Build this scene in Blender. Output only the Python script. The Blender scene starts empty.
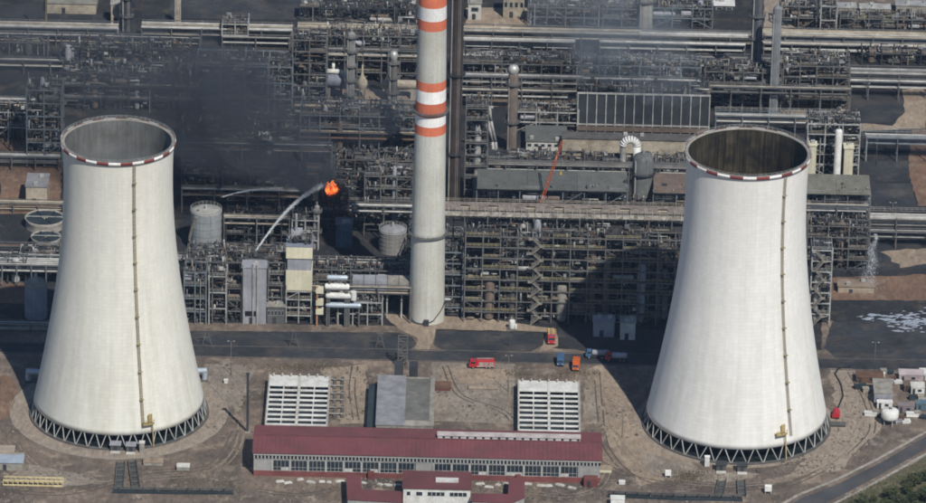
import bpy, bmesh, math, random
from mathutils import Vector, Matrix, Quaternion, noise as mnoise

# ------------------------------------------------------------------ camera, sky, sun
PI = math.pi
R = math.radians
ELEV = R(24.2); FPX = 6000.0; DIST = 2180.0; ROLL = 0.0225      # FPX: focal length in photo pixels (926 wide)
PW, PH = 926.0, 503.0
SUN_AZ, SUN_EL = R(26), R(48)                                    # to the right of straight behind the camera
sc = bpy.context.scene
COL = sc.collection
cam_d = bpy.data.cameras.new('camera'); cam = bpy.data.objects.new('camera', cam_d); COL.objects.link(cam)
cam_d.sensor_width = 36.0; cam_d.lens = FPX / PW * 36.0
cam_d.clip_start = 5.0; cam_d.clip_end = 20000.0
CAM_LOC = Vector((0, -DIST * math.cos(ELEV), DIST * math.sin(ELEV)))
CAM_ROT = (Matrix.Rotation(PI / 2 - ELEV, 3, 'X') @ Matrix.Rotation(ROLL, 3, 'Z'))
cam.matrix_world = Matrix.Translation(CAM_LOC) @ CAM_ROT.to_4x4()
sc.camera = cam
world = bpy.data.worlds.new('World'); sc.world = world; world.use_nodes = True
wn = world.node_tree.nodes; wl = world.node_tree.links
bg = wn.get('Background') or wn.new('ShaderNodeBackground')
sky_n = wn.new('ShaderNodeTexSky'); sky_n.sky_type = 'NISHITA'; sky_n.sun_disc = False
sky_n.sun_elevation = SUN_EL; sky_n.sun_rotation = PI - SUN_AZ; sky_n.dust_density = .2; sky_n.ozone_density = 4.0
wl.new(sky_n.outputs[0], bg.inputs[0]); bg.inputs[1].default_value = 0.075
sun_d = bpy.data.lights.new('sun', 'SUN'); sun = bpy.data.objects.new('sun', sun_d); COL.objects.link(sun)
sun_d.energy = 4.3; sun_d.angle = R(0.53); sun_d.color = (1.0, 0.95, 0.87)
sdir = Vector((math.sin(SUN_AZ) * math.cos(SUN_EL), -math.cos(SUN_AZ) * math.cos(SUN_EL), math.sin(SUN_EL)))
sun.rotation_euler = sdir.to_track_quat('Z', 'Y').to_euler()
sun.location = sdir * 900
vs = sc.view_settings
vs.view_transform = 'Standard'; vs.look = 'None'; vs.exposure = 0.0; vs.gamma = 1.0
sc.render.engine = 'CYCLES'
cy = sc.cycles
cy.use_denoising = True; cy.filter_width = 1.8
cy.max_bounces = 6; cy.diffuse_bounces = 2; cy.glossy_bounces = 2; cy.transparent_max_bounces = 24
cy.transmission_bounces = 2; cy.volume_bounces = 0
cy.volume_step_rate = 1.0; cy.volume_max_steps = 64

# ------------------------------------------------------------------ pixel <-> place
def W(px, py, z=0.0):
    """ground place (plane at height z) of a point measured in the photograph"""
    d = CAM_ROT @ Vector(((px - PW / 2) / FPX, -(py - PH / 2) / FPX, -1.0))
    t = (z - CAM_LOC.z) / d.z
    return CAM_LOC + d * t
def proj(p):
    q = CAM_ROT.transposed() @ (Vector(p) - CAM_LOC)
    return (PW / 2 + FPX * q.x / -q.z, PH / 2 - FPX * q.y / -q.z)
def HT(px, yb, yt):
    """height of a thing standing at (px, yb) whose top shows at row yt"""
    p = W(px, yb); z0, z1 = 0.0, 40.0
    for _ in range(8):
        a = proj((p.x, p.y, z0))[1]; b = proj((p.x, p.y, z1))[1]
        z0, z1 = z1, z1 + (yt - b) * (z1 - z0) / (b - a + 1e-12)
        if abs(z1 - z0) < 1e-4: break
    return z1
def M1(px, py):                                                  # metres for one pixel across, at that place
    return (W(px + 1, py) - W(px, py)).length

# ------------------------------------------------------------------ materials
MATS = {}
def mat(name, col, rough=0.8, metal=0.0, var=0.25, scale=0.25, var2=0.12, scale2=2.0, streak=0.0, bump=0.0, spec=0.3, dirt=None, dirt_amt=0.0):
    if name in MATS: return MATS[name]
    m = bpy.data.materials.new(name); m.use_nodes = True
    nt = m.node_tree; n = nt.nodes; l = nt.links
    b = n['Principled BSDF']
    b.inputs['Roughness'].default_value = rough; b.inputs['Metallic'].default_value = metal
    b.inputs['Specular IOR Level'].default_value = spec
    geo = n.new('ShaderNodeNewGeometry')
    def nz(sc_, det=4.0, vec=None):
        t = n.new('ShaderNodeTexNoise'); t.inputs['Scale'].default_value = sc_; t.inputs['Detail'].default_value = det
        t.inputs['Roughness'].default_value = 0.6
        l.new(vec or geo.outputs['Position'], t.inputs['Vector']); return t.outputs['Fac']
    def rng(sock, lo, hi, a=0.3, c=0.7):
        r = n.new('ShaderNodeMapRange'); r.inputs['From Min'].default_value = a; r.inputs['From Max'].default_value = c
        r.inputs['To Min'].default_value = lo; r.inputs['To Max'].default_value = hi
        l.new(sock, r.inputs['Value']); return r.outputs[0]
    def mul(a, c):
        r = n.new('ShaderNodeMath'); r.operation = 'MULTIPLY'; l.new(a, r.inputs[0]); l.new(c, r.inputs[1]); return r.outputs[0]
    f = mul(rng(nz(scale), 1 - var, 1 + var), rng(nz(scale2), 1 - var2, 1 + var2))
    oi = n.new('ShaderNodeObjectInfo')
    f = mul(f, rng(oi.outputs['Random'], 0.9, 1.1, 0, 1))
    if streak:
        mp = n.new('ShaderNodeMapping'); mp.inputs['Scale'].default_value = (1.2, 1.2, 0.04); l.new(geo.outputs['Position'], mp.inputs['Vector'])
        f = mul(f, rng(nz(1.0, 3.0, mp.outputs[0]), 1 - streak, 1 + streak * 0.5))
    mx = n.new('ShaderNodeVectorMath'); mx.operation = 'SCALE'
    l.new(f, mx.inputs['Scale'])
    if dirt:
        mix = n.new('ShaderNodeMix'); mix.data_type = 'RGBA'
        mix.inputs[6].default_value = (*col, 1); mix.inputs[7].default_value = (*dirt, 1)
        l.new(rng(nz(scale * 1.7, 6.0), 0.0, dirt_amt, 0.45, 0.65), mix.inputs[0])
        l.new(mix.outputs[2], mx.inputs[0])
    else:
        mx.inputs[0].default_value = col
    l.new(mx.outputs[0], b.inputs['Base Color'])
    if bump:
        bp = n.new('ShaderNodeBump'); bp.inputs['Strength'].default_value = bump; bp.inputs['Distance'].default_value = 0.1
        l.new(nz(scale2 * 2), bp.inputs['Height']); l.new(bp.outputs[0], b.inputs['Normal'])
    MATS[name] = m; return m

STEEL = mat('steel_grey', (.155, .157, .155), .6, .2, dirt=(.12, .09, .07), dirt_amt=.45)
STEELL = mat('steel_light', (.4, .405, .39), .6, .1, dirt=(.2, .16, .12), dirt_amt=.5)
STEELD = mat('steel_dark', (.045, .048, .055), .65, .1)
STEELB = mat('steel_blue', (.15, .18, .2), .6, .1, dirt=(.12, .1, .08), dirt_amt=.4)
RUST = mat('rusty_steel', (.13, .075, .05), .85, 0, var=.4)
GRATING = mat('deck_grating', (.036, .037, .04), .8, .1, var=.4, scale=.4, dirt=(.09, .075, .055), dirt_amt=.5)
SILVER = mat('insulation_silver', (.42, .42, .4), .45, .35, dirt=(.25, .22, .18), dirt_amt=.4)
BEIGE = mat('pipe_beige', (.36, .32, .25), .7, 0, dirt=(.18, .13, .09), dirt_amt=.5)
WHITE = mat('white_paint', (.7, .7, .67), .5, 0, var=.1, dirt=(.4, .37, .3), dirt_amt=.4)
PALEBLUE = mat('pale_blue_cladding', (.42, .48, .54), .4, .2, var=.12)
CREAM = mat('cream_cladding', (.62, .58, .43), .7, 0, var=.1, streak=.12)
GREYCLAD = mat('grey_cladding', (.31, .315, .345), .7, 0, var=.15, streak=.2)
LAVEN = mat('lavender_grey_paint', (.2, .22, .27), .6, 0, var=.15, streak=.15)
CONC = mat('concrete', (.3, .285, .25), .9, 0, var=.2, dirt=(.17, .14, .11), dirt_amt=.6, bump=.3)
CONCD = mat('concrete_dark', (.11, .105, .1), .9, 0, var=.25, dirt=(.07, .065, .06), dirt_amt=.6)
CONCW = mat('concrete_pale', (.55, .54, .5), .85, 0, var=.12, dirt=(.35, .32, .27), dirt_amt=.6)
ASPH = mat('asphalt', (.034, .037, .043), .9, 0, var=.35, scale=.06, var2=.25, scale2=.5, dirt=(.075, .068, .06), dirt_amt=.75)
ASPH2 = mat('worn_asphalt', (.07, .072, .078), .9, 0, var=.25, scale=.06, dirt=(.11, .1, .09), dirt_amt=.6)
ROOFR = mat('red_roof_sheet', (.165, .058, .062), .6, 0, var=.12, scale=.06, streak=.1, dirt=(.12, .055, .052), dirt_amt=.8)
REDBR = mat('red_brick_plinth', (.17, .06, .055), .85, 0, var=.25)
TEAL = mat('dark_teal_paint', (.03, .042, .05), .6, 0)
GLASS = mat('window_glass', (.025, .035, .045), .15, 0, spec=.6, var=.35, scale=.3)
BLACK = mat('black_opening', (.012, .013, .015), .9)
RUBBER = mat('rubber_black', (.02, .02, .02), .85)
BROWNV = mat('brown_vessel', (.17, .13, .105), .7, .1, streak=.2)
GREYG = mat('grey_green_sheet', (.12, .125, .115), .6, .1, var=.15, streak=.15)
PINKPIPE = mat('pinkish_deck', (.19, .155, .135), .85, 0, var=.4, scale=.5, dirt=(.3, .27, .22), dirt_amt=.7)
SKYB = mat('skylight_glazing', (.5, .5, .48), .4)
REDP = mat('fire_engine_red', (.5, .03, .035), .35, 0, var=.08, spec=.5)
ORANGE = mat('orange_paint', (.55, .12, .03), .5, 0, var=.1)
YELLOW = mat('yellow_paint', (.6, .42, .08), .5, 0, var=.1)
BLUEP = mat('blue_paint', (.06, .12, .22), .5, 0, var=.1)
STRIPE = mat('chimney_orange_red', (.58, .16, .085), .8, 0, var=.1, streak=.1)
STRIPEW = mat('chimney_white', (.78, .77, .74), .8, 0, var=.08, streak=.1)
CHIMC = mat('chimney_concrete', (.5, .5, .45), .9, 0, var=.08, scale=.08, streak=.12, dirt=(.44, .42, .35), dirt_amt=.5)
RIMRED = mat('rim_red', (.2, .05, .045), .8, 0, var=.2)

# ------------------------------------------------------------------ mesh helpers
class MB:
    def __init__(s): s.v = []; s.f = []; s.m = []; s.sm = []
    def box(s, x0, x1, y0, y1, z0, z1, m=0):
        b = len(s.v)
        s.v += [(x0, y0, z0), (x1, y0, z0), (x1, y1, z0), (x0, y1, z0), (x0, y0, z1), (x1, y0, z1), (x1, y1, z1), (x0, y1, z1)]
        for q in ((0, 3, 2, 1), (4, 5, 6, 7), (0, 1, 5, 4), (1, 2, 6, 5), (2, 3, 7, 6), (3, 0, 4, 7)):
            s.f.append([b + i for i in q]); s.m.append(m); s.sm.append(False)
        return s
    def tube(s, p0, p1, r0, r1=None, n=8, m=0, caps=True, smooth=True):
        p0 = Vector(p0); p1 = Vector(p1); r1 = r0 if r1 is None else r1
        ax = (p1 - p0); L = ax.length
        if L < 1e-6: return s
        ax /= L; u = ax.orthogonal().normalized(); w = ax.cross(u); b = len(s.v)
        for (p, r) in ((p0, r0), (p1, r1)):
            for k in range(n):
                a = 2 * PI * k / n; q = p + (u * math.cos(a) + w * math.sin(a)) * r; s.v.append(tuple(q))
        for k in range(n):
            j = (k + 1) % n
            s.f.append([b + k, b + j, b + n + j, b + n + k]); s.m.append(m); s.sm.append(smooth)
        if caps:
            s.f.append([b + k for k in range(n)][::-1]); s.f.append([b + n + k for k in range(n)])
            s.m += [m, m]; s.sm += [False, False]
        return s
    def bar(s, p0, p1, w=0.2, m=0): return s.tube(p0, p1, w * .7071, None, 4, m, True, False)
    def path(s, pts, r, n=8, m=0):
        for a, b in zip(pts[:-1], pts[1:]): s.tube(a, b, r, None, n, m)
        return s
    def lathe(s, prof, n=24, m=0, cx=0, cy=0, smooth=True, a0=0.0, a1=2 * PI):
        b = len(s.v); full = abs(a1 - a0 - 2 * PI) < 1e-6; c = n if full else n + 1
        for (r, z) in prof:
            for k in range(c):
                a = a0 + (a1 - a0) * k / n; s.v.append((cx + r * math.cos(a), cy + r * math.sin(a), z))
        for i in range(len(prof) - 1):
            for k in range(n):
                j = (k + 1) % c
                s.f.append([b + i * c + k, b + i * c + j, b + (i + 1) * c + j, b + (i + 1) * c + k]); s.m.append(m); s.sm.append(smooth)
        return s
    def poly(s, pts, m=0):
        b = len(s.v); s.v += [tuple(p) for p in pts]; s.f.append(list(range(b, b + len(pts)))); s.m.append(m); s.sm.append(False); return s
    def prism(s, pts, z0, z1, m=0):                               # pts counter-clockwise in x, y
        b = len(s.v); k = len(pts)
        s.v += [(p[0], p[1], z0) for p in pts] + [(p[0], p[1], z1) for p in pts]
        s.f += [list(range(b, b + k))[::-1], list(range(b + k, b + 2 * k))]; s.m += [m, m]; s.sm += [False, False]
        for i in range(k):
            j = (i + 1) % k; s.f.append([b + i, b + j, b + k + j, b + k + i]); s.m.append(m); s.sm.append(False)
        return s
    def mesh(s, name, mats):
        me = bpy.data.meshes.new(name); me.from_pydata(s.v, [], s.f)
        for m in (mats if isinstance(mats, (list, tuple)) else [mats]): me.materials.append(m)
        me.polygons.foreach_set('material_index', s.m); me.polygons.foreach_set('use_smooth', s.sm)
        me.update(); return me
    def build(s, name, mats, parent=None, loc=(0, 0, 0), rot=None):
        return link(name, s.mesh(name, mats), parent, loc, rot)

def link(name, me, parent=None, loc=(0, 0, 0), rot=None, scale=None):
    o = bpy.data.objects.new(name, me); COL.objects.link(o); o.location = loc
    if parent is not None: o.parent = parent
    if rot is not None:
        if isinstance(rot, Quaternion): o.rotation_mode = 'QUATERNION'; o.rotation_quaternion = rot
        else: o.rotation_euler = rot
    if scale is not None: o.scale = scale
    return o
SHARED = {}
def unit(shape, m, n=12):
    k = (shape, m.name, n)
    if k not in SHARED:
        b = MB()
        if shape == 'box': b.box(-.5, .5, -.5, .5, -.5, .5)
        elif shape == 'cyl': b.tube((0, 0, 0), (0, 0, 1), 1, None, n)
        me = b.mesh(shape + '_' + m.name, m)
        if shape == 'cyl':
            at = me.attributes.new('sharp_edge', 'BOOLEAN', 'EDGE')
            zs = [v.co.z for v in me.vertices]
            at.data.foreach_set('value', [zs[e.vertices[0]] == zs[e.vertices[1]] for e in me.edges])
        SHARED[k] = me
    return SHARED[k]
def B(par, name, m, x0, x1, y0, y1, z0, z1):
    return link(name, unit('box', m), par, ((x0 + x1) / 2, (y0 + y1) / 2, (z0 + z1) / 2), None, (x1 - x0, y1 - y0, z1 - z0))
ZAX = Vector((0, 0, 1))
def T(par, name, m, p0, p1, r, n=12):
    p0 = Vector(p0); p1 = Vector(p1); d = p1 - p0
    return link(name, unit('cyl', m, n), par, p0, ZAX.rotation_difference(d), (r, r, d.length))
def BAR(par, name, m, p0, p1, w):
    p0 = Vector(p0); p1 = Vector(p1); d = p1 - p0
    return link(name, unit('box', m), par, (p0 + p1) / 2, ZAX.rotation_difference(d), (w, w, d.length))
def tag(o, label=None, cat=None, group=None, kind=None):
    if label: o['label'] = label
    if cat: o['category'] = cat
    if group: o['group'] = group
    if kind: o['kind'] = kind
    return o
def thing(name, label, cat, loc=(0, 0, 0), rz=0.0, group=None):
    o = bpy.data.objects.new(name, None); COL.objects.link(o); o.location = loc; o.rotation_euler = (0, 0, rz)
    o.empty_display_size = 2
    return tag(o, label, cat, group)
def dup(o, parent=None):
    c = o.copy(); COL.objects.link(c); c.parent = parent
    for ch in list(o.children): dup(ch, c)
    return c
# ------------------------------------------------------------------ the ground
def ground_mat(name, c1, c2, c3, s1, s2, s3):
    m = bpy.data.materials.new(name); m.use_nodes = True; nt = m.node_tree; n = nt.nodes; l = nt.links
    b = n['Principled BSDF']; b.inputs['Roughness'].default_value = .95; b.inputs['Specular IOR Level'].default_value = .15
    g = n.new('ShaderNodeNewGeometry')
    def nz(s, det, rough=.65, stretch=None):
        t = n.new('ShaderNodeTexNoise'); t.inputs['Scale'].default_value = s; t.inputs['Detail'].default_value = det; t.inputs['Roughness'].default_value = rough
        if stretch:
            mp = n.new('ShaderNodeMapping'); mp.inputs['Scale'].default_value = stretch; l.new(g.outputs['Position'], mp.inputs['Vector']); l.new(mp.outputs[0], t.inputs['Vector'])
        else: l.new(g.outputs['Position'], t.inputs['Vector'])
        return t.outputs['Fac']
    def ramp(f, a, c):
        r = n.new('ShaderNodeMapRange'); r.inputs['From Min'].default_value = a; r.inputs['From Max'].default_value = c; l.new(f, r.inputs['Value']); return r.outputs[0]
    def mix(f, a, c):
        x = n.new('ShaderNodeMix'); x.data_type = 'RGBA'; l.new(f, x.inputs[0])
        for i, q in ((6, a), (7, c)):
            if isinstance(q, tuple): x.inputs[i].default_value = (*q, 1)
            else: l.new(q, x.inputs[i])
        return x.outputs[2]
    c = mix(ramp(nz(s1, 6), .38, .62), c1, c2)
    c = mix(ramp(nz(s2, 8, .7), .52, .68), c, c3)
    d = n.new('ShaderNodeVectorMath'); d.operation = 'SCALE'; l.new(c, d.inputs[0])
    r = n.new('ShaderNodeMapRange'); r.inputs['From Min'].default_value = .3; r.inputs['From Max'].default_value = .7
    r.inputs['To Min'].default_value = .62; r.inputs['To Max'].default_value = 1.36
    l.new(nz(s3, 8, .75, (1, .35, 1)), r.inputs['Value']); l.new(r.outputs[0], d.inputs['Scale'])
    l.new(d.outputs[0], b.inputs['Base Color'])
    bp = n.new('ShaderNodeBump'); bp.inputs['Strength'].default_value = .6; bp.inputs['Distance'].default_value = .5
    l.new(nz(.9, 8, .7), bp.inputs['Height']); l.new(bp.outputs[0], b.inputs['Normal'])
    MATS[name] = m; return m
DIRT = ground_mat('dirt', (.2, .155, .122), (.105, .088, .075), (.31, .255, .2), .045, .13, .55)
SAND = ground_mat('sandy_gravel', (.32, .255, .19), (.24, .19, .145), (.37, .31, .24), .05, .15, .6)
YARD = ground_mat('plant_yard', (.04, .04, .042), (.024, .026, .031), (.085, .073, .06), .05, .12, .6)
REDDIRT = ground_mat('reddish_dirt', (.2, .125, .085), (.15, .1, .075), (.24, .18, .13), .06, .15, .6)
PAVE = ground_mat('basin_paving', (.31, .26, .205), (.255, .21, .17), (.35, .3, .24), .08, .3, .8)
GRASSM = ground_mat('grass_verge', (.1, .105, .06), (.13, .12, .08), (.19, .165, .12), .15, .4, 1.0)

SLABT = ground_mat('tan_concrete', (.28, .24, .195), (.2, .17, .14), (.33, .29, .24), .06, .2, .7)
g = MB(); S = 6000.0
g.poly([(-S, -S, 0), (S, -S, 0), (S, S, 0), (-S, S, 0)])
tag(g.build('ground', DIRT), kind='structure')
def wob(pts, amp, step=3.0, seed=0):
    """closed outline with small natural wobble"""
    rr = random.Random(seed); out = []
    for a, b in zip(pts, pts[1:] + pts[:1]):
        L = (b - a).length; k = max(1, int(L / step)); nrm = Vector((-(b - a).y, (b - a).x, 0)).normalized()
        for i in range(k):
            q = a.lerp(b, i / k); out.append(q + nrm * (rr.uniform(-amp, amp) if i else 0))
    return out
def sheet(name, pts, m, z, amp=0.0, seed=0, kind='structure', label=None):
    w = [W(x, y) for x, y in pts]
    if sum(a.x * b.y - b.x * a.y for a, b in zip(w, w[1:] + w[:1])) < 0: w.reverse()
    if amp: w = wob(w, amp, 3.0, seed)
    b = MB(); b.poly([(p.x, p.y, z) for p in w]); o = b.build(name, m)
    # triangulate cleanly
    bm = bmesh.new(); bm.from_mesh(o.data); bmesh.ops.triangulate(bm, faces=bm.faces); bm.to_mesh(o.data); bm.free()
    return tag(o, label, None, None, kind)
sheet('plant_yard', [(-700, -900), (1600, -900), (1600, 352), (926, 345), (822, 318), (822, 350), (560, 349), (405, 326), (178, 322), (-120, 322), (-700, 322)], YARD, .02, .4, 1)
sheet('road_surface', [(-500, 333.5), (463, 351.5), (1400, 371), (1400, 380), (463, 361), (-500, 342)], ASPH, .05)
sheet('asphalt_lot', [(170, 330.5), (398, 332.5), (412, 337), (417, 344), (408, 351.5), (170, 345.5)], ASPH, .045, .2, 2)
sheet('asphalt_lot', [(436, 331), (540, 333), (543, 345), (530, 352), (446, 351.5), (434, 345)], ASPH, .045, .2, 3)
sheet('asphalt_lot', [(560, 328), (690, 330), (690, 357), (604, 356), (570, 348), (556, 340)], ASPH, .045, .2, 4)
sheet('asphalt_lot', [(832, 322), (990, 318), (1000, 364), (838, 360), (824, 348)], ASPH, .045, .3, 5)
sheet('asphalt_lot', [(846, 92), (900, 90), (905, 112), (890, 122), (856, 124), (848, 112)], ASPH, .045, .2, 6)
sheet('asphalt_lot', [(858, 162), (908, 160), (910, 181), (866, 183)], ASPH, .045, .1, 7)
sheet('asphalt_lot', [(868, 184), (912, 183), (916, 206), (876, 209)], ASPH, .045, .1, 8)
sheet('asphalt_lot', [(170, 0), (420, -6), (420, 18), (300, 20), (170, 18)], ASPH, .045, .3, 9)
sheet('asphalt_lot', [(826, 245), (990, 240), (990, 262), (880, 272), (826, 270)], ASPH, .045, .5, 10)
sheet('gravel_pad', [(381, 314), (470, 316), (556, 329), (558, 346), (540, 352), (548, 332), (436, 329), (432, 344), (428, 351), (414, 350), (418, 338), (400, 330)], SAND, .055, .4, 11)
sheet('gravel_pad', [(0, 138), (62, 142), (60, 214), (0, 214)], REDDIRT, .04, .5, 12)
sheet('gravel_pad', [(-30, 280), (24, 282), (24, 304), (-30, 302)], REDDIRT, .04, .4, 13)
sheet('gravel_pad', [(770, 98), (844, 96), (850, 122), (892, 126), (905, 112), (902, 90), (926, 86), (926, 128), (850, 132), (778, 116)], SAND, .035, .4, 14)
sheet('gravel_pad', [(912, 130), (990, 128), (990, 206), (918, 206), (908, 170)], REDDIRT, .04, .4, 15)
sheet('gravel_pad', [(830, 278), (990, 272), (990, 300), (830, 300)], REDDIRT, .04, .8, 16)
sheet('gravel_pad', [(880, 252), (926, 248), (960, 262), (900, 268)], SAND, .06, 1.5, 17)
sheet('gravel_pad', [(764, 0), (800, -4), (800, 28), (764, 30)], PAVE, .04, .4, 18)
sheet('gravel_pad', [(466, 8), (530, 8), (530, 26), (466, 28)], SAND, .04, .5, 19)
sheet('gravel_pad', [(820, -10), (1000, -10), (1000, 28), (850, 28)], DIRT, .04, .8, 20)
sheet('gravel_pad', [(300, 88), (418, 90), (418, 104), (300, 103)], SAND, .04, .5, 21)
sheet('gravel_pad', [(470, 90), (578, 94), (574, 108), (470, 106)], SAND, .04, .5, 22)
sheet('concrete_slab', [(432, 362), (515, 364), (515, 424), (433, 421)], SLABT, .03, .3, 23)
sheet('concrete_slab', [(320, 368), (367, 364), (368, 424), (340, 424)], SAND, .03, .8, 24)
sheet('concrete_slab', [(205, 364), (256, 366), (250, 380), (238, 412), (214, 396)], SLABT, .028, .8, 31)
sheet('concrete_slab', [(440, 368), (512, 369), (512, 380), (470, 384), (441, 380)], SAND, .034, .6, 32)
sheet('concrete_slab', [(584, 380), (604, 384), (606, 424), (584, 424)], SLABT, .022, .6, 33)
sheet('concrete_slab', [(640, 448), (700, 470), (760, 474), (720, 484), (650, 474)], SLABT, .029, 1.0, 34)
sheet('concrete_slab', [(20, 462), (80, 474), (110, 482), (60, 488), (10, 478)], SLABT, .027, 1.0, 35)
sheet('dirt_track', [(585, 372), (604, 362), (650, 430), (700, 470), (640, 486), (606, 440), (598, 400)], SAND, .025, 1.0, 25)
sheet('dirt_track', [(828, 365), (870, 372), (880, 430), (840, 470), (780, 480), (840, 430)], PAVE, .025, 1.0, 26)
# the access road that runs out of the lower right corner
sheet('road_surface', [(780, 512), (800, 499), (840, 483), (880, 463), (926, 436.5), (1010, 392), (1016, 401), (926, 449), (880, 475), (846, 493), (828, 502), (812, 512)], ASPH2, .05)
for pts in ([(776, 508), (798, 495), (838, 479), (878, 459), (926, 432)], [(822, 510), (847, 497), (882, 479), (926, 454), (960, 436)]):
    b = MB(); w = [W(*p) for p in pts]
    for p, q in zip(w[:-1], w[1:]):
        d = (q - p).normalized(); s = Vector((-d.y, d.x, 0)) * .55; b.prism([(p - s)[:2], (q - s)[:2], (q + s)[:2], (p + s)[:2]][::1], 0, .14)
    tag(b.build('kerb', CONC), kind='structure')
sheet('grass_verge', [(818, 520), (862, 492), (926, 457), (1000, 415), (1000, 560), (818, 560)], GRASSM, .03, .8, 27)
b = MB()                                                          # kerbs along the long road
for y0 in (350.6, 361.9):
    p = W(-480, y0 - .019 * 943); q = W(463, y0); r_ = W(1380, y0 + .021 * 917)
    for s_, e_ in ((p, q), (q, r_)):
        n_ = Vector((0, .22, 0)); b.prism([(s_ - n_)[:2], (e_ - n_)[:2], (e_ + n_)[:2], (s_ + n_)[:2]], 0, .13)
tag(b.build('kerb', CONCD), kind='structure')

# ------------------------------------------------------------------ cooling towers
def shell_mat(name, base, stain, stain_amt):
    m = bpy.data.materials.new(name); m.use_nodes = True; nt = m.node_tree; n = nt.nodes; l = nt.links
    b = n['Principled BSDF']; b.inputs['Roughness'].default_value = .9; b.inputs['Specular IOR Level'].default_value = .2
    tc = n.new('ShaderNodeTexCoord'); sp = n.new('ShaderNodeSeparateXYZ'); l.new(tc.outputs['Object'], sp.inputs[0])
    def math_(op, a, c=None):
        x = n.new('ShaderNodeMath'); x.operation = op
        for i, q in enumerate((a, c)):
            if q is None: continue
            if isinstance(q, (int, float)): x.inputs[i].default_value = q
            else: l.new(q, x.inputs[i])
        return x.outputs[0]
    ang = math_('ARCTAN2', sp.outputs[1], sp.outputs[0])
    cmb = n.new('ShaderNodeCombineXYZ'); l.new(math_('MULTIPLY', ang, 22.0), cmb.inputs[0]); l.new(sp.outputs[2], cmb.inputs[2])
    def nz(scale, vec, det=4):
        mp = n.new('ShaderNodeMapping'); mp.inputs['Scale'].default_value = vec; l.new(cmb.outputs[0], mp.inputs['Vector'])
        t = n.new('ShaderNodeTexNoise'); t.inputs['Scale'].default_value = scale; t.inputs['Detail'].default_value = det; t.inputs['Roughness'].default_value = .65
        l.new(mp.outputs[0], t.inputs['Vector']); return t.outputs['Fac']
    def rng(s, a, c, lo, hi):
        r = n.new('ShaderNodeMapRange'); r.inputs['From Min'].default_value = a; r.inputs['From Max'].default_value = c
        r.inputs['To Min'].default_value = lo; r.inputs['To Max'].default_value = hi; l.new(s, r.inputs['Value']); return r.outputs[0]
    # formwork joints: rings every 1.25 m, verticals every ~1.4 m; each panel a little different
    fr = math_('FRACT', math_('DIVIDE', sp.outputs[2], 1.25)); ring = rng(math_('ABSOLUTE', math_('SUBTRACT', fr, .5)), .36, .5, 1.0, .935)
    fa = math_('FRACT', math_('MULTIPLY', ang, 96 / (2 * PI))); ver = rng(math_('ABSOLUTE', math_('SUBTRACT', fa, .5)), .40, .5, 1.0, .955)
    cell = n.new('ShaderNodeCombineXYZ')
    l.new(math_('FLOOR', math_('MULTIPLY', ang, 96 / (2 * PI))), cell.inputs[0]); l.new(math_('FLOOR', math_('DIVIDE', sp.outputs[2], 1.25)), cell.inputs[1])
    wn_ = n.new('ShaderNodeTexWhiteNoise'); wn_.noise_dimensions = '2D'; l.new(cell.outputs[0], wn_.inputs['Vector'])
    f = math_('MULTIPLY', math_('MULTIPLY', ring, ver), rng(wn_.outputs['Value'], 0, 1, .965, 1.03))
    f = math_('MULTIPLY', f, rng(nz(1.0, (.8, 1, .03)), .3, .7, .94, 1.04))         # run-off streaks
    f = math_('MULTIPLY', f, rng(nz(.06, (1, 1, 1)), .3, .7, .95, 1.03))
    mix = n.new('ShaderNodeMix'); mix.data_type = 'RGBA'
    mix.inputs[6].default_value = (*base, 1); mix.inputs[7].default_value = (*stain, 1)
    sa = math_('MULTIPLY', rng(nz(.25, (1, 1, .12), 6), .45, .72, 0, stain_amt), rng(sp.outputs[2], 0, 75, 1.0, .35)); l.new(sa, mix.inputs[0])
    d = n.new('ShaderNodeVectorMath'); d.operation = 'SCALE'; l.new(mix.outputs[2], d.inputs[0]); l.new(f, d.inputs['Scale'])
    l.new(d.outputs[0], b.inputs['Base Color'])
    return m
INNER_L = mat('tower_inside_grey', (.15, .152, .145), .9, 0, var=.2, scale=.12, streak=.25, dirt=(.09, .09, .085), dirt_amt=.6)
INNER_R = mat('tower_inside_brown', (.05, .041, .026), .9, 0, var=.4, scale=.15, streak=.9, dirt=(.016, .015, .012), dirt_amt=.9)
WATER = mat('basin_water', (.02, .028, .03), .12, 0, spec=.5)
FILL = mat('fill_packing', (.03, .03, .03), .9, 0, var=.4, scale=1.0)

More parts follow.
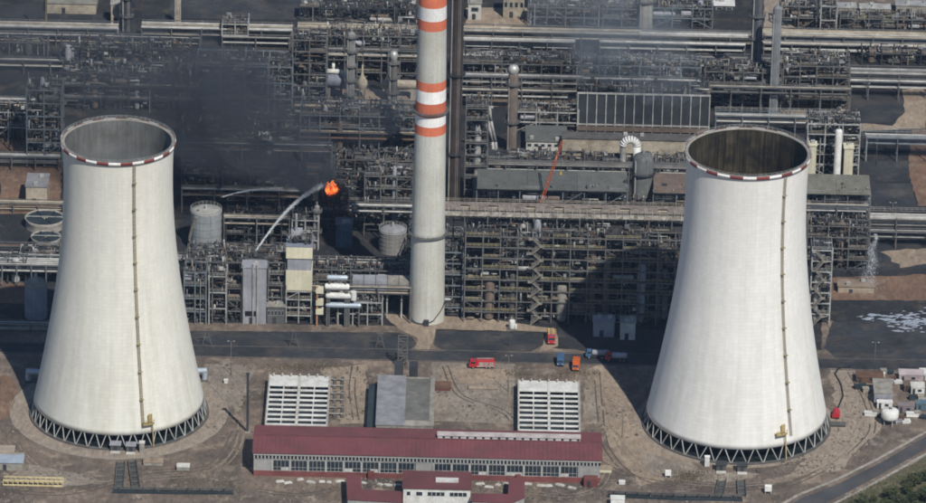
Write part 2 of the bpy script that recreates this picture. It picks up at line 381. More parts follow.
def prof_interp(tab, z):
    for (z0, r0), (z1, r1) in zip(tab[:-1], tab[1:]):
        if z <= z1:
            return r0 + (r1 - r0) * (z - z0) / (z1 - z0)
    return tab[-1][1]
def cooling_tower(label, px, py, tab, nv, lad, shellm, seed, plat):
    c = W(px, py); root = thing('cooling_tower', label, 'cooling tower', (c.x, c.y, 0), 0, 'concrete cooling towers')
    z0, z1 = tab[0], tab[1]
    zs = [z0 + (z1 - z0) * i / 60 for i in range(61)]; rs = [tab[2] * math.sqrt(1 + ((z - tab[3]) / tab[4]) ** 2) for z in zs]
    rz = dict(zip(zs, rs)); rad = lambda z: prof_interp(list(zip(zs, rs)), z)
    sh = MB(); sh.lathe([(rs[0] - .7, z0)] + list(zip(rs, zs)), 144)
    shell = sh.build('shell', shellm, root)
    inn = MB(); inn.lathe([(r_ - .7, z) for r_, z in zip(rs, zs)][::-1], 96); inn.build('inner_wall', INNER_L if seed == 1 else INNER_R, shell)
    rt = rs[-1]
    # walkway ring and lip round the mouth
    lip = MB(); lip.lathe([(rt - .7, z1), (rt - .8, z1 + .35), (rt + .5, z1 + .35), (rt + .5, z1 - .25), (rt, z1 - .8)], 96); lip.build('rim', CONC, shell)
    nb = 30
    for k in range(nb):
        a = 2 * PI * k / nb
        key = ('rim_panel', label, k % 2)
        if key not in SHARED:
            q = MB(); q.lathe([(rt + .53, z1 - .7), (rt + .65, z1 - .7), (rt + .65, z1 + .42), (rt + .53, z1 + .42), (rt + .53, z1 - .7)], 4, 0, 0, 0, True, 0, 2 * PI / nb * .995)
            SHARED[key] = q.mesh('rim_panel', RIMRED if k % 2 else STRIPEW)
        link('rim_panel', SHARED[key], root, (0, 0, 0), (0, 0, a))
    rail = MB()
    for h in (.9, 1.4): rail.lathe([(rt + .45, z1 + h), (rt + .52, z1 + h), (rt + .52, z1 + h + .07), (rt + .45, z1 + h + .07), (rt + .45, z1 + h)], 72)
    for k in range(72):
        a = 2 * PI * k / 72; x, y = (rt + .48) * math.cos(a), (rt + .48) * math.sin(a); rail.box(x - .05, x + .05, y - .05, y + .05, z1 + .35, z1 + 1.4)
    rail.build('handrail', STEELL, root)
    # raking columns
    rb = rs[0] + .9
    for k in range(nv):
        a = 2 * PI * k / nv
        for s in (-1, 1):
            a2 = a + s * PI / nv * .93; a1 = a + s * .012
            p0 = Vector((rb * math.cos(a2), rb * math.sin(a2), .4)); p1 = Vector(((rs[0] - .35) * math.cos(a1), (rs[0] - .35) * math.sin(a1), z0 + .25))
            BAR(root, 'raking_column', mat('column_concrete', (.36, .36, .34), .9), p0, p1, .3)
    # ring beam at the foot, pond wall, dark pond and fill
    rbm = MB(); rbm.lathe([(rb + .7, 0), (rb + .7, .45), (rb - .5, .45), (rb - .5, -.2)], 96, smooth=False); rbm.build('pond_wall', CONCD, root)
    wt = MB(); wt.lathe([(0, .25), (rb - .5, .25)], 64); wt.build('pond_water', WATER, root)
    fl = MB(); fl.lathe([(0, z0 + 1.2), (rs[0] - .8, z0 + 1.2)], 64); fl.lathe([(rs[0] - .8, z0 + 3.4), (0, z0 + 3.4)], 64); fl.build('fill_packing', FILL, root)
    shd = MB(); shd.lathe([(rs[0] - 7, .26), (rs[0] - 7, z0 + 1.25)], 64); shd.build('shade_cylinder', FILL, root)  # added dark cylinder, stands in for the shaded inside behind the columns
    # ladder with cage and rest platforms down the shell
    la = -PI / 2 + lad; n3 = Vector((math.cos(la), math.sin(la), 0)); t3 = Vector((-n3.y, n3.x, 0))
    ld = MB(); pr = None
    for z in [z0 + 3 + i * 1.5 for i in range(int((z1 - z0 - 3) / 1.5) + 1)]:
        p = n3 * (rad(z) + .45) + Vector((0, 0, z))
        if pr is not None:
            for s in (-.42, .42): ld.bar(pr + t3 * s, p + t3 * s, .13)
            for f_ in (.25, .75): q = pr.lerp(p, f_); ld.bar(q - t3 * .42, q + t3 * .42, .12)
            ld.bar(pr + n3 * .6, p + n3 * .6, .1); ld.bar(p + n3 * .6 + t3 * .1, p + t3 * .45, .1)
        pr = p
    ld.build('ladder', mat('ladder_rusty', (.3, .245, .14), .85), root)
    z = z0 + 12
    while z < z1 - 4:
        p = n3 * (rad(z) + .8); o = link('rest_platform', unit('box', mat('ladder_rusty', (.3, .245, .14))), root, (p.x, p.y, z), (0, 0, la), (1.0, 1.3, .16)); z += 9.5
    # lower access platform
    a2 = -PI / 2 + plat[0]; zz = plat[1]; n4 = Vector((math.cos(a2), math.sin(a2), 0)); p = n4 * (rad(zz) + .9)
    YR = mat('platform_ochre', (.38, .29, .13), .8)
    pl = link('access_platform', unit('box', YR), root, (p.x, p.y, zz), (0, 0, a2), (1.9, 4.0, .3))
    q = MB()
    for s in (-1.9, 0, 1.9): q.box(.8, .95, s - .08, s + .08, 0, 1.6)
    q.box(.8, .95, -1.9, 1.9, 1.45, 1.6); q.box(-.6, -.3, .3, 1.7, 0, 3.2); q.bar((.5, 1.5, 0), (1.6, 1.5, -zz + .3), .35)
    q.build('platform_rail', YR, root, (p.x, p.y, zz), (0, 0, a2))
    # paved apron
    return root, rb, c
ZL = HT(119, 411, 141.5); ZR = HT(736, 423, 153)
TL = (4.9, ZL, 18.35, 87.0, 66.8)                          # foot, top, throat radius, throat height, hyperbola constant
TR = (4.9, ZR, 20.4, 87.0, 72.6)
SH_L = shell_mat('shell_concrete_weathered', (.70, .69, .615), (.52, .50, .41), .65)
SH_R = shell_mat('shell_concrete_pale', (.77, .76, .72), (.6, .575, .49), .6)
tl, rbl, cl = cooling_tower('grey weathered cooling tower on the left, ladder near its middle, narrower of the two', 119, 411, TL, 42, R(20), SH_L, 1, (R(23), 8.5))
tr, rbr, cr = cooling_tower('paler whiter cooling tower on the right, its ladder towards the right side, wider of two', 736, 423, TR, 36, R(35), SH_R, 2, (R(27), 9.5))
for c, rb, w_, m_ in ((cl, rbl, 7.0, PAVE), (cr, rbr, 3.0, PAVE)):
    b = MB(); b.lathe([(rb + .9, .035), (rb + w_, .035)], 96, 0, c.x, c.y); b.f = [f[::-1] for f in b.f]; tag(b.build('basin_apron', m_), kind='structure')
b = MB(); b.lathe([(rbl + 7.0, 0), (rbl + 7.0, .18), (rbl + 7.4, .18), (rbl + 7.4, 0)], 96, 0, cl.x, cl.y, False); tag(b.build('apron_kerb', CONC), kind='structure')

# ------------------------------------------------------------------ the banded chimney
c = W(426.5, 318); ch = thing('chimney', 'tall concrete chimney with orange-red and white bands, between the two cooling towers', 'chimney', (c.x, c.y, 0))
HCH = 175.0
def chr_(z): return 6.35 - z * (6.35 - 4.75) / 130
ypx = lambda yy: HT(426.5, 318, yy)
b_ = [0] + [ypx(y) for y in (131, 122, 112.5, 99, 87, 78, 27, 17, 4, -8)]
kinds = [CHIMC, STRIPE, STRIPEW, STRIPE, STRIPEW, STRIPE, CHIMC, STRIPE, STRIPEW, STRIPE]
b_ = sorted(b_) + [HCH]
for i, (za, zb) in enumerate(zip(b_[:-1], b_[1:])):
    m_ = kinds[i] if i < len(kinds) else CHIMC
    q = MB(); k = max(1, int((zb - za) / 8)); q.lathe([(chr_(za + (zb - za) * j / k), za + (zb - za) * j / k) for j in range(k + 1)], 48)
    q.build('shaft' if m_ is CHIMC else 'painted_band', m_, ch)
q = MB(); q.lathe([(chr_(HCH), HCH), (chr_(HCH) - .5, HCH), (chr_(HCH) - .5, HCH - 12)], 48); q.build('chimney_lip', CONCD, ch)
for zz in (ypx(232), ypx(109.5)):
    r0 = chr_(zz); q = MB(); q.lathe([(r0, zz - .5), (r0 + 1.1, zz - .1), (r0 + 1.1, zz + .15), (r0, zz + .15)], 48, smooth=False)
    for h in (.7, 1.2): q.lathe([(r0 + 1.0, zz + h), (r0 + 1.08, zz + h), (r0 + 1.08, zz + h + .08), (r0 + 1.0, zz + h + .08), (r0 + 1.0, zz + h)], 48)
    for k in range(24):
        a = 2 * PI * k / 24; x, y = (r0 + 1.04) * math.cos(a), (r0 + 1.04) * math.sin(a); q.box(x - .05, x + .05, y - .05, y + .05, zz, zz + 1.2)
    q.build('gallery', STEEL if zz < 100 else RUST, ch)
pts = []
for k in range(21):                                               # hose draped round the foot
    a = R(-165 + 150 * k / 20); r0 = chr_(1) + .25; pts.append((r0 * math.cos(a), r0 * math.sin(a), 2.2 - 1.6 * math.sin(PI * min(1, k / 14)) + (max(0, k - 13) * .75)))
q = MB(); q.path(pts, .16, 6); q.build('draped_cable', RUBBER, ch)
q = MB(); q.box(-.9, .9, -chr_(0) - .9, -chr_(0) + .6, 0, 2.3); q.build('flue_door', STEELD, ch)
# ------------------------------------------------------------------ the long red-roofed hall
p0 = W(253.5, 475.5); L_ = (W(600, 482.5) - p0).x; HE = HT(253.5, 475.5, 451)
hall = thing('pump_hall', 'long hall with dark red sheet roof and a row of big windows, in the foreground', 'building', (p0.x, p0.y, 0))
FACW = mat('hall_wall_grey', (.3, .295, .28), .85, 0, var=.12, streak=.15)
BAND = mat('hall_fascia', (.38, .375, .35), .8, 0, var=.1)
B(hall, 'rear_block', FACW, 0.3, L_ - .3, .8, 19.4, 0, HE - .8)
B(hall, 'plinth', REDBR, 0, L_, 0, 1, 0, 2.0)
B(hall, 'fascia', BAND, -.1, L_ + .1, -.25, 1, HE - 1.35, HE - .5)
# main wall plates between openings
u = L_ / 347.0
def px2x(px): return (px - 253.5) * u
blanks = [(253.5, 272), (415.5, 433.5), (578, 600)]
wins = [(272 + i * 17.9, 272 + i * 17.9 + 17.9) for i in range(8)] + [(433.5 + i * 18.05, 433.5 + (i + 1) * 18.05) for i in range(8)]
zw0, zw1 = 2.0, 5.9
for a, b2 in blanks: B(hall, 'wall_panel', FACW, px2x(a) + .01, px2x(b2) - .01, .15, .85, zw0, zw1)
B(hall, 'lintel', FACW, .02, L_ - .02, .1, .85, zw1, 6.3)
for a, b2 in wins:
    xa, xb = px2x(a), px2x(b2)
    B(hall, 'pier', BAND, xa - .28, xa + .28, -.12, .7, zw0, zw1)
    wf = MB(); w_ = xb - xa - .56; h_ = zw1 - zw0
    wf.box(0, w_, 0, .12, 0, .15); wf.box(0, w_, 0, .12, h_ - .15, h_)
    for k in range(5): x = .075 + (w_ - .15) * k / 4; wf.box(x - .06, x + .06, .003, .117, .15, h_ - .15)
    wf.box(.01, w_ - .01, .006, .114, h_ * .32, h_ * .32 + .12)
    key = ('hallwin', round(w_, 2))
    if key not in SHARED: SHARED[key] = wf.mesh('window_frame', STEELL)
    f = link('window', SHARED[key], hall, (xa + .28, .2, zw0))
    for r_ in range(2):
        za, zb = ((.15, h_ * .32), (h_ * .32 + .12, h_ - .15))[r_]
        for k in range(2):
            B(f, 'pane', GLASS if (r_ or random.Random(int(a) * 7 + k).random() > .35) else SKYB, .05 + (w_ - .1) * k / 2, .05 + (w_ - .1) * (k + 1) / 2, .05, .08, za, zb)
# clerestory: little dark lights between posts
nC = 96
for i in range(nC):
    xa = L_ * i / nC
    B(hall, 'clerestory_post', BAND, xa, xa + .42, -.08, .6, 6.3, HE - 1.35)
    B(hall, 'clerestory_window', GLASS, xa + .42, xa + L_ / nC, .2, .3, 6.3, HE - 1.35)
# roof: two slopes with raised seams
zr = HE + 1.2
rf = MB(); ov = .6
rf.poly([(-.5, -ov, HE - .25), (L_ + .5, -ov, HE - .25), (L_ + .5, 10, zr), (-.5, 10, zr)])
rf.poly([(-.5, 10, zr), (L_ + .5, 10, zr), (L_ + .5, 20 + ov, HE - .25), (-.5, 20 + ov, HE - .25)])
rf.poly([(-.5, -ov, HE - .5), (-.5, 20 + ov, HE - .5), (L_ + .5, 20 + ov, HE - .5), (L_ + .5, -ov, HE - .5)])
rf.poly([(-.5, -ov, HE - .5), (L_ + .5, -ov, HE - .5), (L_ + .5, -ov, HE - .25), (-.5, -ov, HE - .25)])
rf.poly([(L_ + .5, -ov, HE - .5), (L_ + .5, 20 + ov, HE - .5), (L_ + .5, 20 + ov, HE - .25), (L_ + .5, 10, zr), (L_ + .5, -ov, HE - .25)])
rf.poly([(-.5, -ov, HE - .5), (-.5, -ov, HE - .25), (-.5, 10, zr), (-.5, 20 + ov, HE - .25), (-.5, 20 + ov, HE - .5)])
roof = rf.build('roof', ROOFR, hall)
sm = MB(); n_ = int(L_ / 1.5)
for i in range(n_ + 1):
    x = -.4 + (L_ + .8) * i / n_; sm.bar((x, -ov, HE - .2), (x, 10, zr + .05), .07)
sm.build('roof_seams', ROOFR, roof)
B(roof, 'ridge_cap', mat('ridge_brown', (.12, .045, .05), .7), -.5, L_ + .5, 9.7, 10.3, zr - .03, zr + .12)
# glazed roof monitor along the right half
xa, xb = px2x(437), px2x(580); yb_ = 10.6; zb_ = HE + .7
mon = MB(); mon.box(xa, xb, yb_, yb_ + 2.6, zb_, zb_ + 1.5); mn = mon.build('roof_monitor', mat('monitor_frame', (.48, .46, .44), .7), hall)
k = 36
for i in range(k):
    w_ = (xb - xa) / k; B(mn, 'monitor_pane', GLASS if i % 2 else SKYB, xa + w_ * i + .25, xa + w_ * (i + 1) - .25, yb_ - .03, yb_ + .05, zb_ + .55, zb_ + 1.3)
B(mn, 'monitor_roof', mat('monitor_top', (.5, .45, .43), .7), xa - .2, xb + .2, yb_ - .3, yb_ + 2.9, zb_ + 1.5, zb_ + 1.7)
B(hall, 'door_canopy', REDBR, px2x(368), px2x(374), -1.2, .05, 0, 2.8)
B(hall, 'door_canopy', REDBR, px2x(516), px2x(521), -1.2, .05, 0, 2.8)
B(hall, 'side_annexe', REDBR, L_ - 5.5, L_ - .8, -3.2, -.05, 0, 3.0)
B(hall, 'door', STEELD, L_ - 4.4, L_ - 3.2, -3.28, -3.2, 0, 2.2)

# white slabs and crates lying along the front of the hall
rr = random.Random(5)
for i, px in enumerate([280, 288, 300, 311, 322, 329, 340, 352, 364, 380, 388, 398, 480, 489, 498, 506, 528, 541, 549, 560, 572]):
    p = W(px, 480 + (px - 253) * .021 + rr.uniform(-1.5, 2.5)); s = rr.uniform(.8, 1.6)
    o = MB(); o.box(-s, s, -.6, .6, 0, .25); o.box(-s * .8, s * .7, -.45, .4, .25, .5)
    tag(o.build('slab_pile', CONCW, None, (p.x, p.y, 0), (0, 0, rr.uniform(-.4, .4))), 'small white slab pile lying on the dirt in front of the red-roofed hall', 'slab pile', 'white slab piles along the hall')

# ------------------------------------------------------------------ front office building (runs out of the bottom of the picture)
p1 = W(403, 505); zf = HT(403, 505, 488)
fo = thing('office_block', 'white-walled office block with red roofs at the bottom edge of the picture', 'building', (p1.x, p1.y - 0.0, 0))
wpx = (W(470, 506) - p1).x; zf = zf + .0
B(fo, 'wall', WHITE, 0, wpx, 0, 11, 0, zf)
rfm = MB(); rfm.box(-.4, wpx + .4, -.4, 12.6, zf, zf + .35); rfm.build('roof', ROOFR, fo)
B(fo, 'roof_light', SKYB, wpx * .48, wpx * .82, 4.2, 6.2, zf + .35, zf + 1.2)
for z in (zf - 2.6,):
    for xa, xb in ((.05, .11), (.19, .29), (.36, .62), (.69, .95)):
        f = B(fo, 'window', WHITE, wpx * xa - .12, wpx * xb + .12, -.06, .05, z - .1, z + 1.5)
        k = max(1, int((xb - xa) * wpx / 1.3)); pass
        for i in range(k):
            a0 = wpx * xa + (xb - xa) * wpx * i / k; B(fo, 'pane', GLASS, a0 + .08, wpx * xa + (xb - xa) * wpx * (i + 1) / k - .08, -.09, -.062, z, z + 1.4)
def roofpoly(par, pts_px, z, m, wallm):
    w = [W(x, y, z) for x, y in pts_px]; w = [v - Vector(par.location) for v in w]
    if sum(a.x * b.y - b.x * a.y for a, b in zip(w, w[1:] + w[:1])) < 0: w.reverse()
    o = MB(); o.prism([v[:2] for v in w], z - .3, z); r1 = o.build('wing_roof', m, par)
    cc = sum(w, Vector()) / len(w); o = MB(); o.prism([(cc.lerp(v, .97))[:2] for v in w], 0, z - .3); o.build('wing_wall', wallm, par)
roofpoly(fo, [(346, 474.5), (361, 475), (362, 489), (402, 491), (402, 502), (347, 499)], 4.5, ROOFR, FACW)
roofpoly(fo, [(471, 493), (508, 494), (509, 477), (524.5, 478), (525, 497), (512, 502.5), (471, 501)], 4.5, ROOFR, FACW)

# ------------------------------------------------------------------ cooling cells: white frames over dark basins
def cooling_cell(label, x0, x1, yt, yb, group):
    a = W(x0, yb + 9, 0); wd = (x1 - x0) * M1(x0, yb); z = 4.0
    nearY = W(x0, yb, z).y; farY = W(x0, yt, z).y; dp = farY - nearY
    t = thing('cooling_cell', label, 'cooling basin', (W(x0, yb, z).x, nearY, 0), 0, group)
    B(t, 'basin_water', WATER, .3, wd - .3, .3, dp - .3, 0, .5)
    for xx in (0, wd - .5): B(t, 'side_wall', CONCW, xx, xx + .5, 0, dp, 0, z)
    B(t, 'end_wall', CONCW, .5, wd - .5, 0, .4, 0, z - .15)
    B(t, 'cover_slab', WHITE, .5, wd - .5, dp - 7.5, dp - .2, z - .5, z - .15)
    B(t, 'centre_wall', CONCW, wd / 2 - .45, wd / 2 + .45, .4, dp, 0, z + .02)
    for s in (.25, .75): B(t, 'divider', CONCW, wd * s - .2, wd * s + .2, .4, dp - 7.5, 0, z - .35)
    n = 9
    for i in range(n):
        y = .7 + (dp - 8.6) * i / (n - 1)
        for s in (0, 1): B(t, 'cross_beam', WHITE, .5 + s * wd / 2, wd / 2 - .45 + s * wd / 2, y - .6, y + .6, z - .45, z - .2)
    rl = MB()
    for x in (-.15, wd + .1): rl.box(x, x + .08, 0, dp, z + .9, z + 1.0); [rl.box(x, x + .08, dp * k / 14, dp * k / 14 + .08, z, z + .9) for k in range(15)]
    rl.build('handrail', STEELL, t)['kind'] = 'stuff'
    hd = MB(); 
    for k in range(7): x = wd * (k + .5) / 7; hd.tube((x, dp + .4, 0), (x, dp + .4, 4.4), .35, None, 8); hd.tube((x, dp + .4, 4.4), (x, dp - 1.4, 4.6), .35, None, 8)
    hd.build('inlet_pipes', BEIGE, t)['kind'] = 'stuff'
    return t
cooling_cell('white concrete cooling basin frame left of the grey flat-roofed block', 265, 327, 374, 424, 'open cooling basins')
cooling_cell('white concrete cooling basin frame right of the grey flat-roofed block', 518, 580, 379.5, 430, 'open cooling basins')

# grey flat-roofed block
z = 5.5; a = W(376, 424, z); c2 = W(433, 425, z); far = W(376, 375, z)
gb = thing('flat_roofed_block', 'grey flat-roofed concrete block with two-tone roof behind the long hall', 'building', (a.x, a.y, 0))
wd = c2.x - a.x; dp = far.y - a.y
B(gb, 'wall', CONC, 0, wd, 0, dp, 0, z - .4)
B(gb, 'roof_slab', mat('roof_felt_pale', (.27, .275, .29), .9, 0, dirt=(.2, .2, .2), dirt_amt=.6), -.2, wd * .5, -.2, dp + .2, z - .4, z)
B(gb, 'roof_slab', mat('roof_felt_dark', (.12, .12, .11), .9, 0, dirt=(.17, .16, .14), dirt_amt=.6), wd * .5 + .01, wd * .93, 3.6, dp - 2, z - .4, z - .05)
B(gb, 'roof_slab', CONC, wd * .5 + .01, wd * .93, -.2, 3.59, z - .4, z); B(gb, 'roof_slab', CONC, wd * .93 + .01, wd + .2, -.2, dp + .2, z - .4, z + .02)
B(gb, 'shade_strip', TEAL, -3.2, -.25, 1.0, dp - 2, 0, 3.0)  # dark box standing in for the block's shadow along its left side
for s in (.36, .62):
    B(gb, 'vent_shaft', STEELD, wd * s - 1.5, wd * s + 1.5, dp + .3, dp + 4.5, 0, z + 3.5)
for s in (0, .74): B(gb, 'rear_box', BEIGE, wd * s, wd * s + 4.0, dp + .3, dp + 3.2, 0, 3.2)

# scaffold tower behind the block
def lattice_tower(t, m, w, d, h, n, bw=.28):
    for x in (0, w):
        for y in (0, d): B(t, 'post', m, x - bw / 2, x + bw / 2, y - bw / 2, y + bw / 2, 0, h)
    for i in range(1, n + 1):
        z = h * i / n - .2
        for y in (0, d): B(t, 'ledger', m, bw / 2, w - bw / 2, y - bw / 2 + .02, y + bw / 2 - .02, z - .1, z + .1)
        for x in (0, w): B(t, 'ledger', m, x - bw / 2 + .02, x + bw / 2 - .02, bw / 2, d - bw / 2, z - .12, z + .08)
    for i in range(n):
        z0, z1 = h * i / n, h * (i + 1) / n - .2
        BAR(t, 'brace', m, (0, 0, z0) if i % 2 else (w, 0, z0), (w, 0, z1) if i % 2 else (0, 0, z1), bw * .7)
p = W(398, 367); t = thing('scaffold_tower', 'grey scaffold tower behind the grey flat-roofed block', 'scaffold', (p.x, p.y, 0)); lattice_tower(t, STEEL, 3.2, 2.6, HT(398, 367, 338), 5)

# ------------------------------------------------------------------ open water runs in front of the towers
def main_pipe(label, pts, r, m):
    """open water channel: two low dark walls, dark bed, cross ties"""
    t = thing('water_channel', label, 'channel', W(*pts[0])); o = Vector(t.location); w = [W(*q) - o for q in pts]; hw = r * 1.15
    for a, b in zip(w[:-1], w[1:]):
        d = (b - a); L = d.length; d.normalize(); n = Vector((-d.y, d.x, 0)); ang = math.atan2(d.y, d.x)
        for sgn in (-1, 1): c = (a + b) / 2 + n * hw * sgn; link('channel_wall', unit('box', m if sgn > 0 else TEAL), t, (c.x, c.y, .45), (0, 0, ang), (L + .3, .35, .9))
        c = (a + b) / 2; link('channel_bed', unit('box', WATER), t, (c.x, c.y, .05), (0, 0, ang), (L, hw * 2 - .4, .1))
        for k in range(int(L / 4)): c = a + d * (2 + 4 * k); link('cross_tie', unit('box', STEELD), t, (c.x, c.y, .8), (0, 0, ang), (.3, hw * 2 - .4, .16))
    return t
main_pipe('dark teal water channel running left to right below the left cooling tower', [(113, 491), (170, 492), (233, 492.5)], 1.3, CONCD)
main_pipe('dark teal water channel leaving the left cooling tower, left of the pair', [(119, 488), (121, 463)], 1.1, CONCD)
main_pipe('dark teal water channel leaving the left cooling tower, right of the pair', [(136, 489), (132, 462)], 1.1, CONCD)
main_pipe('long dark teal water channel running along the bottom below the right cooling tower', [(608, 495), (680, 498), (742, 499)], 1.4, CONCD)
main_pipe('dark teal water channel stub below the right cooling tower, left of the pair', [(719, 496), (722, 481)], 1.1, CONCD)
main_pipe('dark teal water channel stub below the right cooling tower, right of the pair', [(742, 496), (741, 481)], 1.1, CONCD)
def valve_house(label, px, py, wd, m):
    p = W(px, py); t = thing('valve_house', label, 'hut', (p.x, p.y, 0), 0, 'valve houses at the tower basins')
    B(t, 'wall', CONCD, -wd / 2, wd / 2, -1.2, 1.6, 0, 2.4); B(t, 'roof', m, -wd / 2 - .3, wd / 2 + .3, -1.5, 1.9, 2.4, 2.65); B(t, 'doorstep', CONCW, -wd / 2, wd / 2, -2.6, -1.25, 0, .35)
    B(t, 'hatch', STEELD, -.6, .6, -1.26, -1.19, .35, 2.0)
valve_house('small grey-roofed valve house at the foot of the left cooling tower, left of two', 115.5, 450, 3.3, GREYCLAD)
valve_house('small grey-roofed valve house at the foot of the left cooling tower, right of two', 131, 451, 3.0, GREYCLAD)
valve_house('small dark valve house at the foot of the right cooling tower, left of two', 721, 470, 3.2, STEELD)
valve_house('small dark valve house at the foot of the right cooling tower, right of two', 742, 471, 3.2, STEELD)
p = W(142, 452); t = thing('concrete_pier', 'pale upright concrete pier beside the valve houses of the left tower', 'pier', (p.x, p.y, 0)); B(t, 'shaft', CONC, -.8, .8, -.8, .8, 0, 3.6); B(t, 'cap', CONCW, -1, 1, -1, 1, 3.6, 3.9)
def crate(name, label, cat, px, py, w, d, h, m, m2=None, rz=0, group=None):
    p = W(px, py); t = thing(name, label, cat, (p.x, p.y, 0), rz, group)
    B(t, 'body', m, -w / 2, w / 2, 0, d, .15, h); B(t, 'skid', STEELD, -w / 2 + .2, w / 2 - .2, .2, d - .2, 0, .15)
    B(t, 'lid', m2 or m, -w / 2 - .12, w / 2 + .12, -.12, d + .12, h, h + .15)
    return t
crate('concrete_chamber', 'low tan concrete chamber right of the valve houses of the left tower', 'chamber', 153, 466, 6.5, 3.5, 1.2, CONC, SAND)
crate('concrete_chamber', 'small pale concrete box on the dirt below the left tower', 'chamber', 183, 471, 4.2, 3.0, 1.4, CONC, CONCW)
crate('white_cabinet', 'tall white cabinet against the columns of the right tower', 'cabinet', 707, 467, 1.6, 1.4, 3.6, WHITE)
def tripod_tank(label, px, py, s):
    p = W(px, py); t = thing('water_bag_stand', label, 'container', (p.x, p.y, 0))
    B(t, 'box', WHITE, -s, s, -s * .8, s * .8, s * .9, s * 2.4)
    for x in (-1, 1):
        for y in (-1, 1): B(t, 'leg', STEELL, x * s * .8 - .12, x * s * .8 + .12, y * s * .6 - .12, y * s * .6 + .12, 0, s * .9)
tripod_tank('white box container on legs standing alone on the dirt left of the right tower', 668, 477, 1.0)
tripod_tank('white box container on legs below the right tower near the access road', 768, 493, 1.15)
crate('white_container', 'white office container at the bottom edge right of the hall', 'container', 617.5, 507, 4.6, 3.0, 2.8, WHITE)
crate('white_crate', 'little white crate behind the white office container', 'crate', 622, 485, 2.0, 1.5, 1.1, WHITE)
crate('cream_skip', 'low cream skip at the right end of the long hall', 'skip', 605, 473, 4.2, 3.0, 1.3, CREAM, SAND)

# yellow lattice girder lying on the ground, far left bottom
p = W(3, 485.5); t = thing('lattice_girder', 'pale yellow lattice girder lying on the ground at the bottom left', 'girder', (p.x, p.y, 0)); YB = mat('pale_yellow_paint', (.5, .42, .24), .8)
gl = 20.0
for y in (0, 2.6):
    for z in (.3, 2.0): B(t, 'chord', YB, 0, gl, y - .22, y + .22, z - .2, z + .2)
for i in range(13):
    x = gl * i / 12
    for y in (0, 2.6): B(t, 'upright', YB, x - .12, x + .12, y - .1, y + .1, .5, 1.8)
    if i < 12: BAR(t, 'diagonal', YB, (x, 2.6, 2.0), (x + gl / 12, 0, 2.0), .2)
# low pale roofed hut in the lower left corner
p = W(-6, 470); t = thing('pale_roofed_hut', 'low hut with pale blue-white roof in the lower left corner', 'hut', (p.x, p.y, 0))
B(t, 'wall', CONC, 0, 9.5, 0, 8, 0, 2.8); B(t, 'roof', PALEBLUE, -.3, 9.9, -.3, 6.0, 2.8, 3.1); B(t, 'roof', mat('tan_roof', (.3, .25, .2), .9), -.3, 6.2, 6.05, 13, 2.8, 3.0); B(t, 'rear_wall', CONC, 0, 6, 8.0, 12.6, 0, 2.8); B(t, 'door', STEELD, 3, 4.2, -.06, .02, 0, 2.1)
# curved pale inlet ducts beside the left tower
for lab, px, py, s in (('pale blue elbow duct at the left flank of the left cooling tower', 33, 381, -1), ('pale blue elbow duct at the right flank of the left cooling tower', 200, 380, 1)):
    p = W(px, py); t = thing('inlet_duct', lab, 'duct', (p.x, p.y, 0))
    T(t, 'riser', PALEBLUE, (s * 1.6, 0, 0), (s * 1.6, 0, 3.6), 1.0, 12); T(t, 'cross_pipe', PALEBLUE, (-s * 3.5, 0, 3.4), (s * 2.4, 0, 3.7), 1.05, 12)
    B(t, 'plinth', CONCD, -2.6, 2.6, -1.6, 1.2, 0, .5)

# ------------------------------------------------------------------ vehicles
def wheels(t, xs, hw, r=.5):
    for x in xs:
        for s in (-1, 1):
            k = ('wheel', r)
            if k not in SHARED: q = MB(); q.tube((0, -.17, 0), (0, .17, 0), r, None, 14); SHARED[k] = q.mesh('wheel', RUBBER); q = MB(); q.tube((0, -.19, 0), (0, .19, 0), r * .5, None, 10); SHARED[('hub', r)] = q.mesh('hub', STEELL)
            w = link('wheel', SHARED[k], t, (x, s * (hw - .17), r)); link('hub', SHARED[('hub', r)], w)
def cab(t, x0, x1, hw, z0, z1, m):
    c_ = MB(); s = .45
    c_.v = []; v = [(x0, -hw, z0), (x1, -hw, z0), (x1, hw, z0), (x0, hw, z0), (x0, -hw, z1), (x1 - s, -hw + .08, z1), (x1 - s, hw - .08, z1), (x0, hw, z1), (x1, -hw, z0 + (z1 - z0) * .5), (x1, hw, z0 + (z1 - z0) * .5)]
    c_.v = v; c_.f = [[0, 3, 2, 1], [4, 5, 6, 7], [0, 1, 8, 5, 4], [3, 7, 6, 9, 2], [1, 2, 9, 8], [8, 9, 6, 5], [0, 4, 7, 3]]; c_.m = [0] * 7; c_.sm = [False] * 7
    cb = c_.build('cab', m, t)
    gz = z0 + (z1 - z0) * .55
    w = MB(); w.poly([(x1 + .01, -hw + .15, gz), (x1 + .01, hw - .15, gz), (x1 - s * .85 + .02, hw - .2, z1 - .12), (x1 - s * .85 + .02, -hw + .2, z1 - .12)]); w.build('windscreen', GLASS, cb)
    for sd in (-1, 1): B(cb, 'side_window', GLASS, x0 + .25, x1 - s - .15, sd * (hw + .01) - .012, sd * (hw + .01) + .012, gz, z1 - .2)
    for sd in (-1, 1): B(cb, 'headlight', SKYB, x1 - .03, x1 + .05, sd * hw * .75 - .2, sd * hw * .75 + .2, z0 + .25, z0 + .5)
